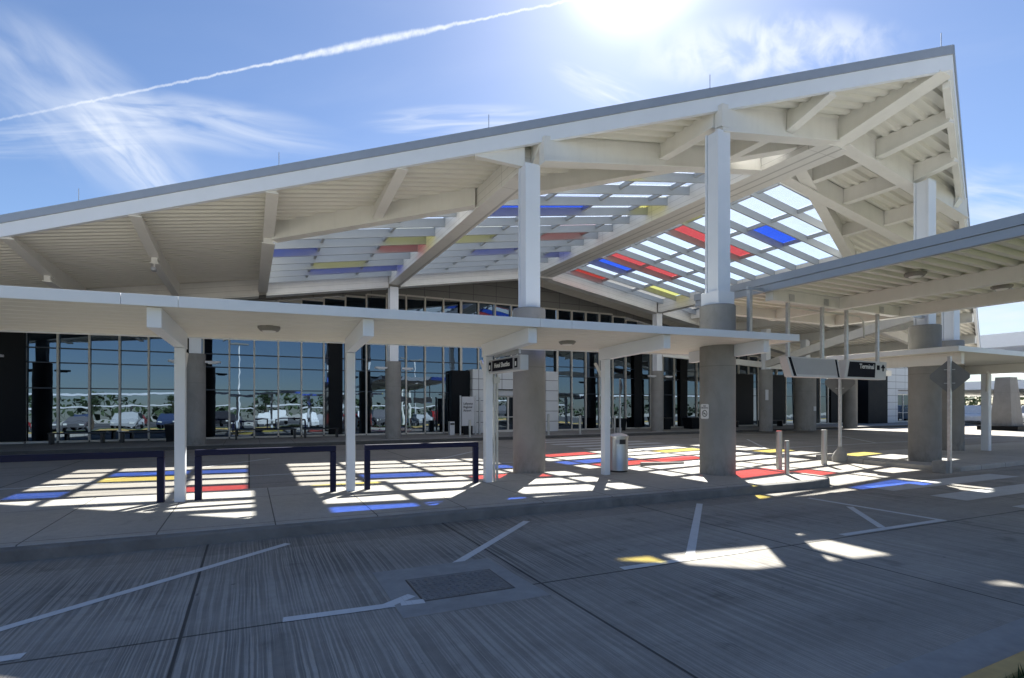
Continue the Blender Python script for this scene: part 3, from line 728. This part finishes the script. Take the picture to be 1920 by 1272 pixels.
# ---------------------------------------------------------------- second low canopy (right)
c2 = thing('walkway_canopy', 'low flat white canopy on the far right island past the crosswalk', 'canopy', (16, 9, .13))
MB().box(16.03, 60, 7.09, 10.45, 3.08, 3.17).build('canopy_roof', M['deck'], c2)
f = MB(); f.box(16.0, 60, 7.06, 7.089, 3.065, 3.2); f.box(16.0, 16.029, 7.09, 10.5, 3.065, 3.2); f.box(16.03, 60, 10.46, 10.5, 3.04, 3.18); f.build('fascia', M['fascia'], c2, bevel=.004)
for x in (16.75, 22.9, 29, 35, 41):
    MB().box(x - .08, x + .08, 7.3, 10.0, 2.78, 3.078).build('bracket', M['steel'], c2, bevel=.006)
    if x > 17:
        p_ = MB().box(x - .1, x + .1, 9.2, 9.42, .12, 2.779).build('post', M['fascia'], c2, bevel=.01)
        MB().tube([(x - .1, 9.25, 2.2), (x - .9, 8.9, 2.80)], .04, 8).build('brace', M['steel'], p_)

# ---------------------------------------------------------------- ribbed crosswalk canopy
c3 = thing('crosswalk_canopy', 'higher ribbed canopy with grey edge crossing the road above the crosswalk', 'canopy', (13, 4, 0))
rb = MB(); y = -6.0
XA, XB = 10.5, 15.85
while y < 10.2:
    q = [(0, 0), (.10, 0), (.135, .085), (.265, .085), (.30, 0)]
    for (a, ha), (b, hb) in zip(q[:-1], q[1:]): rb.add([(XA, y + a, 4.33 + ha), (XB, y + a, 4.33 + ha), (XB, y + b, 4.33 + hb), (XA, y + b, 4.33 + hb)], [(0, 1, 2, 3)])
    y += .30
rb.build('roof_deck', M['deck'], c3)
MB().box(XA, XB, -6, 10.27, 4.43, 4.5).build('roof_covering', M['roof_top'], c3)
f = MB(); f.box(XA - .1, XA - .005, -6, 10.32, 4.25, 4.40); f.box(XA - .13, XA - .006, -6, 10.34, 4.405, 4.57); f.box(XA, XB + .05, 10.28, 10.34, 4.25, 4.56)
f.build('fascia', M['coping'], c3)
for x, wd, zb in ((XA + .06, .1, 4.27), (13.1, .2, 4.06), (15.7, .22, 4.06)): MB().box(x - wd / 2, x + wd / 2, -5.9, 10.2, zb, 4.35).build('beam', M['steel'], c3)
for y in (8.3, 10.05, 2.0, -2): MB().box(XA + .12, 15.58, y - .1, y + .1, 4.08, 4.345).build('girder', M['steel'], c3)
for x, y in ((15.7, -2.6), (10.62, -2.6)): MB().cyl(x, y, 0, 4.07, .16, 24).build('post', M['steel'], c3)
for x, zb in ((9.98, 3.18), (17.0, 3.19)):
    MB().box(x - .045, x + .045, 8.26, 8.34, zb, 4.2 if x > 12 else 4.3).build('hanger', M['galv'], c3)
MB().box(15.6, 17.1, 8.27, 8.33, 4.12, 4.2).build('hanger', M['galv'], c3)
MB().box(9.9, 10.4, 8.27, 8.33, 4.26, 4.33).build('hanger', M['galv'], c3)
MB().tube([(11.4, 8.42, 4.02), (13.2, 8.42, 4.0), (14.2, 8.42, 4.0), (14.35, 8.42, 3.9), (14.4, 8.42, 3.45)], .02, 8).build('conduit', M['conduit'], c3)

# hanging direction signs
def hang_sign(x0, x1, dx0, dx1, label, rods):
    o = thing('direction_sign', label, 'sign', ((x0 + x1) / 2, 8.3, 2.35))
    z0, z1 = 2.36, 2.83; ya, yb_ = 8.2, 8.4
    body = MB().hexa([(x0 + dx0, ya, z0), (x1 + dx1, ya, z0), (x1 + dx1, yb_, z0), (x0 + dx0, yb_, z0)], [(x0, ya, z1), (x1, ya, z1), (x1, yb_, z1), (x0, yb_, z1)]).build('sign_box', M['sign_light'], o, bevel=.008)
    for x in rods:
        MB().box(x - .09, x + .09, 8.19, 8.197, 4.1, 4.26).build('end_plate', M['galv'], o)
        MB().box(x - .04, x + .04, 8.27, 8.33, z1 - .01, 4.085).build('hanger', M['galv'], o)
    return o
s1 = hang_sign(11.05, 12.96, .22, .1, 'blank grey hanging sign panel left of the Terminal sign', (11.25, 12.5))
def quad(m_, pts_, y, th=.006):
    n = len(pts_); m_.add([(x, y, z) for x, z in pts_] + [(x, y - th, z) for x, z in pts_], [tuple(range(n)), tuple(range(2 * n - 1, n - 1, -1))] + [(i, n + i, n + (i + 1) % n, (i + 1) % n) for i in range(n)])
m_ = MB(); quad(m_, [(11.13, 2.81), (11.22, 2.81), (11.42, 2.38), (11.33, 2.38)], 8.2); m_.build('dark_edge', M['sign_navy'], s1); m_ = MB(); quad(m_, [(12.84, 2.81), (12.9, 2.81), (13.02, 2.38), (12.96, 2.38)], 8.2); m_.build('dark_edge', M['sign_navy'], s1)
m_ = MB(); quad(m_, [(11.25, 2.80), (12.82, 2.80), (12.93, 2.42), (11.44, 2.42)], 8.2, .004); m_.build('sign_face', M['sign_grey'], s1)
s2 = hang_sign(13.32, 15.0, -.12, -.04, 'hanging sign with white word Terminal on black beside an up arrow', (13.45, 14.76))
m_ = MB(); quad(m_, [(13.42, 2.79), (14.5, 2.79), (14.47, 2.41), (13.33, 2.41)], 8.2); m_.build('sign_face', M['sign_navy'], s2)
text_mesh('Terminal', .17, face_mtx((14.12, 8.188, 2.68), (1, 0, 0)), M['white'], s2, sxy=1.0)
m_ = MB(); quad(m_, [(14.56, 2.73), (14.68, 2.73), (14.68, 2.61), (14.56, 2.61)], 8.2); m_.build('person_symbol', M['sign_navy'], s2); m_ = MB(); quad(m_, [(14.73, 2.66), (14.83, 2.76), (14.93, 2.66), (14.86, 2.66), (14.86, 2.58), (14.80, 2.58), (14.80, 2.66)], 8.2); m_.build('arrow_symbol', M['sign_navy'], s2)
# hotel shuttle sign
hs = thing('shuttle_sign', 'Hotel Shuttles sign box hanging under the canopy by the round column', 'sign', (4.4, 9.1, 2.3))
MB().box(4.32, 4.48, 8.42, 9.86, 2.33, 2.60).build('sign_box', M['sign_light'], hs, bevel=.006)
MB().box(4.312, 4.33, 8.45, 9.84, 2.34, 2.59).build('sign_frame', M['sign_grey'], hs)
MB().box(4.306, 4.32, 8.72, 9.62, 2.365, 2.565).build('sign_face', M['sign_navy'], hs)
text_mesh('Hotel Shuttles', .125, face_mtx((4.302, 9.17, 2.465), (0, -1, 0)), M['white'], hs, sxy=.95)
for ya in (8.53, 9.68): b_ = MB().box(4.304, 4.318, ya, ya + .11, 2.38, 2.55).build('symbol', M['sign_navy'], hs); MB().box(4.3, 4.3035, ya + .03, ya + .08, 2.41, 2.49).build('symbol', M['white'], b_)
m_ = MB(); m_.box(4.38, 4.42, 8.6, 9.7, 2.64, 2.72); m_.box(4.385, 4.415, 8.7, 8.73, 2.598, 2.8); m_.box(4.385, 4.415, 9.5, 9.53, 2.598, 2.78); m_.build('hanger', M['galv'], hs)

# ---------------------------------------------------------------- no smoking sign on the column
cx, cyy, rr_ = 9.52, 8.78, .385
va = math.atan2(-cyy, -cx); aa = va - R(43)
d = Vector((math.cos(aa), math.sin(aa), 0)); tx = Vector((-d.y, d.x, 0)) 
if tx.dot(Vector((cy, -sy, 0))) < 0: tx = -tx
o0 = Vector((cx, cyy, 1.56)) + d * (rr_ + .004)
ns = thing('no_smoking_sign', 'small white NO SMOKING sign plate fixed on the round concrete column', 'sign', o0)
fm = face_mtx(o0, tx); 
if (fm.to_3x3() @ Vector((0, 0, 1))).dot(d) < 0: tx = -tx; fm = face_mtx(o0, tx)
p_ = MB(fm); p_.prism([(-.115 + .02, -.165), (.095, -.165), (.115, -.145), (.115, .145), (.095, .165), (-.095, .165), (-.115, .145), (-.115, -.145)], -.002, .004); p_.build('plate', M['white'], ns)
text_mesh('NO', .05, fm @ Matrix.Translation((0, .12, .005)), M['black'], ns, depth=.0008)
text_mesh('SMOKING', .045, fm @ Matrix.Translation((0, .078, .005)), M['black'], ns, depth=.0008)
ring = MB(fm); nseg = 28
for i in range(nseg):
    a, b = 2 * math.pi * i / nseg, 2 * math.pi * (i + 1) / nseg
    ring.prism([(.075 * math.cos(a), -.045 + .075 * math.sin(a)), (.075 * math.cos(b), -.045 + .075 * math.sin(b)), (.06 * math.cos(b), -.045 + .06 * math.sin(b)), (.06 * math.cos(a), -.045 + .06 * math.sin(a))], .004, .0062)
ring.prism([(-.052, -.004), (-.044, .004), (.052, -.086), (.044, -.094)], .004, .0066); ring.prism([(-.045, -.062), (.03, -.062), (.03, -.046), (-.045, -.046)], .004, .0058)
ring.build('symbol', M['black'], ns)

# ---------------------------------------------------------------- street furniture
def barrier(xa, xb, label):
    o = thing('barrier', label, 'barrier', lp((xa + xb) / 2, 10.07, .15), R(-2.3), 'navy barriers between the canopy posts')
    T = parent_world(o); L = (xb - xa) / 2; r = .05
    b = MB(T); b.box(-L, L, -r, r, .72, .82); b.build('rail', M['navy'], o, bevel=.012)
    for s_ in (-1, 1): MB(T).box(s_ * L - (2 * r if s_ > 0 else 0), s_ * L + (2 * r if s_ < 0 else 0), -r, r, -.01, .719).build('leg', M['navy'], o, bevel=.008)
barrier(-4.0, -1.62, 'navy square tube barrier cut off by the left frame edge')
barrier(-1.2, 1.0, 'navy square tube barrier between the first and second slim white posts')
barrier(1.5, 3.72, 'navy square tube barrier left of the post with steel conduits')
# litter bin
bn = thing('litter_bin', 'round stainless steel litter bin with domed lid beside the slim post', 'bin', (7.75, 10.1, .15))
MB().lathe(7.75, 10.1, [(.215, .15), (.215, .19)], 40).build('base', M['black'], bn)
MB().lathe(7.75, 10.1, [(.23, .19), (.23, .21), (.226, .215), (.226, .93), (.232, .935), (.232, .955)], 48).build('body', M['stainless'], bn)
MB().lathe(7.75, 10.1, [(.24, .956), (.24, .985), (.18, 1.02), (.09, 1.045), (.01, 1.05)], 48).build('lid', M['stainless'], bn)
va = math.atan2(-10.1, -7.75)
for da, wd in ((R(27), .24), (R(-4), .15)):
    s_ = MB(); k = 6
    for i in range(k):
        a, b = va + da + wd * 1.6 * (i / k - .5) * 2 * .9, va + da + wd * 1.6 * ((i + 1) / k - .5) * 2 * .9
        s_.prism([(7.75 + .22 * math.cos(a), 10.1 + .22 * math.sin(a)), (7.75 + .231 * math.cos(a), 10.1 + .231 * math.sin(a)), (7.75 + .231 * math.cos(b), 10.1 + .231 * math.sin(b)), (7.75 + .22 * math.cos(b), 10.1 + .22 * math.sin(b))], .80 if da > 0 else .82, .91 if da > 0 else .90)
    s_.build('opening' if da > 0 else 'notice', M['black'] if da > 0 else M['sign_grey'], bn)
# bollards
def bollard(x, y, z, h, r, label, flat=False):
    o = thing('bollard', label, 'bollard', (x, y, z), 0, 'steel bollards')
    MB().lathe(x, y, [(r, z - .02), (r, z + h - .01), (r - .01, z + h)], 28).build('post', M['stainless'], o)
    MB().lathe(x, y, [(r + .03, z), (r + .03, z + .012)], 28).build('base_plate', M['galv'], o)
bollard(12.6, 9.55, 0, 1.02, .075, 'thick steel bollard in the crosswalk, nearer the round column'); bollard(14.7, 9.7, 0, 1.0, .075, 'thick steel bollard in the crosswalk, beside the cone based sign pole')
bollard(10.75, 7.95, .15, .76, .05, 'slim short steel bollard at the tip of the near island kerb')
bollard(15.95, 24.1, .15, 1.0, .07, 'distant bollard on the far pavement right of the white porch'); bollard(18.25, 24.1, .15, .95, .06, 'distant slim bollard on the far pavement above the litter bin')
bollard(9.6, 24.1, .15, .85, .06, 'distant short bollard in front of the airport name sign'); bollard(14.0, 24.1, .15, 1.1, .06, 'distant bollard just right of the nearest left round column')
# warning sign seen from behind
def warn(x, y, z, label, facing, cone=False, ztop=2.96, zc=2.42, half=.44, base=.30):
    o = thing('road_sign', label, 'road sign', (x, y, z), 0, 'diamond road signs')
    MB().box(x - .036, x + .036, y - .036, y + .036, z - .02, ztop).build('pole', M['galv'], o, bevel=.004)
    dd = Vector((math.cos(facing), math.sin(facing), 0)); c_ = Vector((x, y, zc)) + dd * .045
    fmx = face_mtx(c_, Vector((-dd.y, dd.x, 0)))
    p = MB(fmx); e = .05
    p.prism([(0 - e, -half + e), (0 + e, -half + e), (half - e, -e), (half - e, e), (e, half - e), (-e, half - e), (-half + e, e), (-half + e, -e)], -.004, .004)
    p.build('plate', M['alu_back'], o)
    q = MB(fmx)
    for zz in (-.17, .17): q.box(-.11, .11, zz - .008, zz + .008, .005, .02); q.box(-.11, .11, zz - .008, zz + .008, -.02, -.005)
    q.build('clamp', M['galv'], o)
    if cone: MB().lathe(x, y, [(.21, z - .01), (.21, z + .14), (.17, z + .26), (.08, z + .38), (.07, z + .46)], 24).build('base', M['frame_conc'], o)
    else: MB().box(x - .2, x + .13, y - .02, y + .3, z - .02, z + base).build('base', M['frame_conc'], o, bevel=.03)
warn(15.7, 7.12, 0, 'diamond road sign seen from behind on steel pole at the right island corner', math.atan2(7.3, 15.9), ztop=2.92)
warn(15.9, 10.0, 0, 'diamond road sign on pole with conical concrete base behind the hanging signs', math.atan2(10, 15.9) + .15, cone=True, ztop=3.0, zc=2.38, half=.44)
warn(18.5, 23.95, .15, 'distant edge-on diamond road sign on a white pole before the glass wall', math.atan2(24, 18.5) - R(78), ztop=3.2, zc=2.7, half=.5)
tag(MB().prism([(9.85, 11.85), (9.8, 11.73), (10.95, 11.28), (11.0, 11.4)], .0, .10).build('wheel_stop', M['frame_conc'], bevel=.015), 'dark concrete wheel stop on the road right of the litter bin', 'wheel stop')
# airport name pylon
py = thing('name_sign', 'grey freestanding sign reading Lafayette Regional Airport by the entrance', 'sign', (10.2, 26, .15))
MB().box(9.9, 10.6, 25.96, 26.04, .62, 2.14).build('panel', M['sign_light'], py, bevel=.01)
for x in (9.83, 10.68, 10.92): MB().cyl(x, 26, .14, 2.2 if x < 10.8 else 2.1, .045, 12).build('post', M['galv'], py)
MB().box(10.0, 10.5, 25.97, 26.03, .15, .619).build('base', M['dark'], py)
for i, (t_, z) in enumerate((('Lafayette', 1.78), ('Regional', 1.60), ('Airport', 1.42))): text_mesh(t_, .17, face_mtx((9.98, 25.955, z), (1, 0, 0)), M['sign_navy'], py, align='LEFT', sxy=.85)
text_mesh('arrivals', .07, face_mtx((9.98, 25.955, 1.97), (1, 0, 0)), M['sign_grey'], py, align='LEFT') if False else None
bx = thing('litter_bin', 'small pale box bin on the far pavement left of the name sign', 'bin', (9.45, 26.3, .15))
MB().box(9.3, 9.56, 26.1, 26.4, .15, .85).build('body', M['sign_light'], bx, bevel=.02); MB().box(9.32, 9.54, 26.092, 26.1, .68, .77).build('opening', M['black'], bx)
# benches by the glass
def bench(x, y, label, ln=1.8):
    o = thing('bench', label, 'bench', (x, y, .15), 0, 'dark benches along the glass wall')
    MB().box(x - ln / 2, x + ln / 2, y - .22, y + .22, .55, .60).build('seat', M['black'], o, bevel=.01)
    for s_ in (-1, 1): MB().box(x + s_ * (ln / 2 - .08) - .04, x + s_ * (ln / 2 - .08) + .04, y - .2, y + .24, .15, .549).build('leg', M['black'], o)
bench(-6.2, 27, 'dark bench by the glass wall at the far left'); bench(-3.9, 27, 'dark bench just left of the first far round column'); bench(.7, 27, 'dark bench right of the first far round column', 2.6)
bench(3.1, 27, 'dark bench left of the second far round column', 1.6); bench(29.6, 26.6, 'dark bench behind the column with the paper notice', 2.2); bench(34.2, 26.6, 'dark bench beyond the widest far column', 2.2)
def planter(x, y, label, s_=.3):
    o = thing('planter', label, 'planter', (x, y, .15), 0, 'dark square planters along the glass wall')
    MB().hexa([(x - s_ * .8, y - s_ * .8, .14), (x + s_ * .8, y - s_ * .8, .14), (x + s_ * .8, y + s_ * .8, .14), (x - s_ * .8, y + s_ * .8, .14)], [(x - s_, y - s_, .85), (x + s_, y - s_, .85), (x + s_, y + s_, .85), (x - s_, y + s_, .85)]).build('box', M['dark'], o)
    MB().box(x - s_ - .02, x + s_ + .02, y - s_ - .02, y + s_ + .02, .85, .90).build('rim', M['black'], o)
planter(20.3, 26.3, 'dark planter left of the third far round column'); planter(23.9, 26.3, 'dark planter just right of the third far round column'); planter(26.2, 26.3, 'dark planter second to the right of the third far round column', .45)
planter(-2.9, 26.9, 'dark planter hugging the first far round column', .3)
# notices on far columns
tag(MB().box(27.62, 27.88, 21.84, 21.86, 2.0, 2.62).build('notice', M['sign_light']), 'white paper notice fixed on the far round column', 'notice')
tag(MB().box(31.2, 31.42, 21.24, 21.27, 1.35, 1.62).build('electric_box', M['sign_light']), 'tiny pale outlet box on the widest far column', 'outlet box')
cm = thing('security_camera', 'small pale camera hanging below the left roof joist', 'camera', (-2.5, 18.7, 5.9))
MB().box(-2.515, -2.485, 18.685, 18.715, 5.72, 5.95).build('stem', M['steel'], cm); MB().box(-2.56, -2.44, 18.5, 18.74, 5.62, 5.72).build('housing', M['sign_grey'], cm, bevel=.02)

# ---------------------------------------------------------------- far right background
bg1 = thing('car_park_building', 'pale flat-roofed concrete building beyond the canopies at far right', 'building', (95, 30, 0))
b_ = MB(); b_.box(80, 170, 26, 60, 8.6, 10.2); b_.build('roof', M['fascia'], bg1)
b_ = MB()
for i in range(6): b_.box(84 + i * 14, 85 + i * 14, 27, 28, 0, 8.6)
b_.build('pillar', M['column'], bg1); MB().box(80, 170, 26.2, 59, 3.6, 4.6).build('floor_slab', M['fascia'], bg1)
pl = thing('pylon', 'grey tapered concrete pylon under the canopy at far right', 'pylon', (46.6, 17.8, 0))
MB().hexa([(45.7, 17.2, 0), (47.5, 17.2, 0), (47.5, 18.4, 0), (45.7, 18.4, 0)], [(46.0, 17.4, 3.6), (47.0, 17.4, 3.6), (47.0, 18.2, 3.6), (46.0, 18.2, 3.6)]).build('shaft', M['column'], pl); MB().box(45.2, 48, 16.7, 18.9, 0, .3).build('plinth', M['dark'], pl)
h2 = thing('shuttle_sign', 'black Hotel sign box hanging at the far right frame edge', 'sign', (31, 9.6, 2.3))
MB().box(30.2, 33.6, 10.3, 10.45, 2.66, 3.02).build('sign_face', M['sign_navy'], h2); MB().box(29.4, 30.15, 10.28, 10.46, 2.64, 3.04).build('sign_box', M['sign_grey'], h2)
MB().box(29.6, 29.95, 10.27, 10.279, 2.72, 2.95).build('symbol', M['sign_navy'], h2); MB().box(31.5, 31.6, 10.34, 10.4, 3.02, 3.1).build('hanger', M['galv'], h2)
text_mesh('Hotel', .24, face_mtx((31.55, 10.295, 2.84), (1, 0, 0)), M['white'], h2)

# ---------------------------------------------------------------- parking behind the viewer (reflected in the glass)
def car(x, y, rz, colr, label, tall=0.0):
    o = thing('parked_car', label, 'car', (x, y, 0), rz, 'cars parked behind the viewer')
    T = parent_world(o); m_ = mat('car_paint', colr, .25, var=.02)
    prof = [(-2.25, .35), (2.25, .35), (2.28, .75), (1.95, .92), (1.1, 1.0), (.55, 1.45 + tall), (-1.4, 1.48 + tall), (-2.05, 1.05), (-2.28, .95)]
    def ext(pr, w0, w1): 
        mb = MB(T); n = len(pr); mb.add([(px, -w0 if pz < 1.02 else -w1, pz) for px, pz in pr] + [(px, w0 if pz < 1.02 else w1, pz) for px, pz in pr], [tuple(range(n - 1, -1, -1)), tuple(range(n, 2 * n))] + [(i, (i + 1) % n, n + (i + 1) % n, n + i) for i in range(n)]); return mb
    ext(prof, .9, .72).build('body', m_, o, bevel=.05)
    ext([(1.0, 1.03), (.5, 1.40 + tall), (-1.35, 1.42 + tall), (-1.95, 1.06)], .93, .75).build('window', M['facade'], o)
    for sx_ in (-1.4, 1.4):
        for sy_ in (-.82, .82):
            w_ = MB(T).tube([(sx_, sy_ - .1, .33), (sx_, sy_ + .1, .33)], .33, 18).build('wheel', M['tyre'], o)
            MB(T).tube([(sx_, sy_ - .11, .33), (sx_, sy_ + .11, .33)], .19, 14).build('rim', M['galv'], w_)
    for sy_ in (-.62, .62): MB(T).box(2.2, 2.30, sy_ - .15, sy_ + .15, .62, .76).build('headlight', M['lens'], o)
cols = [((.75, .75, .75), 'white'), ((.03, .03, .035), 'black'), ((.4, .41, .42), 'silver'), ((.25, .02, .02), 'dark red'), ((.7, .7, .68), 'cream'), ((.04, .06, .12), 'navy'), ((.12, .12, .13), 'charcoal')]
ORD = ['first', 'second', 'third', 'fourth', 'fifth', 'sixth', 'seventh', 'eighth', 'ninth', 'tenth', 'eleventh', 'twelfth', 'thirteenth', 'fourteenth', 'fifteenth']
for i in range(13):
    cc, nm = cols[(i * 3) % 7]; car(-24 + i * 4.3, -9 - (i % 3) * .3, R(90), cc, f'{nm} car, {ORD[i]} from the left in the nearer parked row mirrored in the glass', .25 * (i % 2))
for i in range(13):
    cc, nm = cols[(i * 5 + 2) % 7]; car(-28 + i * 5.2, -20 - (i % 3) * .3, R(-90), cc, f'{nm} car, {ORD[i]} from the left in the farther parked row mirrored in the glass', .3 * ((i + 1) % 2))
for i, (x, y, c_, nm) in enumerate(((58, 24.5, 0, 'white'), (63, 27, 1, 'black'), (61, 21.5, 2, 'silver'), (69, 26, 4, 'cream'), (74, 30, 0, 'white'), (80, 24, 6, 'charcoal'))):
    car(x, y, R(200), cols[c_][0], f'{nm} car parked at far right beyond the pylon, {ORD[i]} of six', .2)
def tree(x, y, h, label):
    o = thing('tree', label, 'tree', (x, y, 0), 0, 'trees behind the parked cars')
    t_ = MB(); t_.tube([(x, y, 0), (x + .05, y, h * .35), (x, y + .1, h * .7)], [.14, .10, .04], 8)
    lf = MB(); rnd = random.Random(int(x * 10))
    for b in range(9):
        a = rnd.uniform(0, 6.28); r = rnd.uniform(.5, .26 * h); z = h * rnd.uniform(.45, .95); c_ = Vector((x + math.cos(a) * r * (1.15 - z / h), y + math.sin(a) * r * (1.15 - z / h), z))
        t_.tube([(x, y, z * .62), c_], [.05, .015], 5)
        for _ in range(420):
            d = Vector((rnd.gauss(0, 1), rnd.gauss(0, 1), rnd.gauss(0, .7))) * .11 * h * .55; q = c_ + d; s_ = .045
            u, v = Vector((rnd.uniform(-1, 1), rnd.uniform(-1, 1), rnd.uniform(-1, 1))).normalized() * s_, Vector((rnd.uniform(-1, 1), rnd.uniform(-1, 1), rnd.uniform(-1, 1))).normalized() * s_
            lf.add([q - u, q + v, q + u, q - v], [(0, 1, 2, 3)])
    t_.build('trunk', M['trunk'], o); lf.build('crown', M['leaf'], o)
for i, (x, y, h) in enumerate(((-30, -15, 5), (-22, -14.5, 4.4), (-15, -15, 5.4), (-7, -14.6, 4.6), (2, -15, 5.6), (10, -14.5, 4.8), (18, -15, 5.2), (27, -15, 4.6))):
    tree(x, y, h * .74, f'small parking lot tree mirrored in the glass, {ORD[i]} from the left')
def lamp(x, y, label):
    o = thing('street_lamp', label, 'lamp', (x, y, 0), 0, 'parking lot lamps')
    MB().cyl(x, y, 0, .8, .25, 16).build('base', M['kerb'], o); MB().cyl(x, y, .8, 9, .09, 10).build('pole', M['white'], o); MB().box(x - .9, x + .9, y - .18, y + .18, 8.9, 9.05).build('lamp_head', M['fixture'], o)
lamp(-1.3, -6, 'white parking lot lamp mirrored in the left part of the glass'); lamp(20, -15.5, 'white parking lot lamp on the right side of the lot')
fc = thing('carport', 'long low white flat carport over the farther parked row mirrored in the glass', 'carport', (0, -26, 0))
MB().box(-50, 50, -28.5, -25, 2.5, 2.68).build('roof', M['white'], fc)
for i in range(12): MB().box(-46 + i * 8, -45.85 + i * 8, -27, -26.85, -.01, 2.5).build('post', M['white'], fc)
tl = MB(); rnd = random.Random(3)
for i in range(5200):
    x = rnd.uniform(-150, 170); hh = 5 + 1.5 * math.sin(x * .13) + 1 * math.sin(x * .41); z = hh * rnd.random() ** .7; y = -78 + rnd.uniform(-6, 6); s_ = rnd.uniform(.3, .7)
    u, v = Vector((rnd.uniform(-1, 1), rnd.uniform(-1, 1), rnd.uniform(-1, 1))).normalized() * s_, Vector((rnd.uniform(-1, 1), rnd.uniform(-1, 1), rnd.uniform(-1, 1))).normalized() * s_
    q = Vector((x, y, z)); tl.add([q - u, q + v, q + u, q - v], [(0, 1, 2, 3)])
tr = MB()
for i in range(3200):
    u_ = rnd.random(); x = 190 + rnd.uniform(-6, 6); y = -40 + u_ * 190; z = (6 + 2 * math.sin(y * .12) + 1.5 * math.sin(y * .37)) * rnd.random() ** .7; s_ = rnd.uniform(.4, .9)
    u, v = Vector((rnd.uniform(-1, 1), rnd.uniform(-1, 1), rnd.uniform(-1, 1))).normalized() * s_, Vector((rnd.uniform(-1, 1), rnd.uniform(-1, 1), rnd.uniform(-1, 1))).normalized() * s_
    q = Vector((x, y, z)); tr.add([q - u, q + v, q + u, q - v], [(0, 1, 2, 3)])
tag(tr.build('woodland', M['leaf']), 'far dark tree line on the horizon at the right edge', 'woodland', kind='stuff')
tag(tl.build('woodland', M['leaf']), 'dark line of trees along the horizon behind the parking lot', 'woodland', kind='stuff')
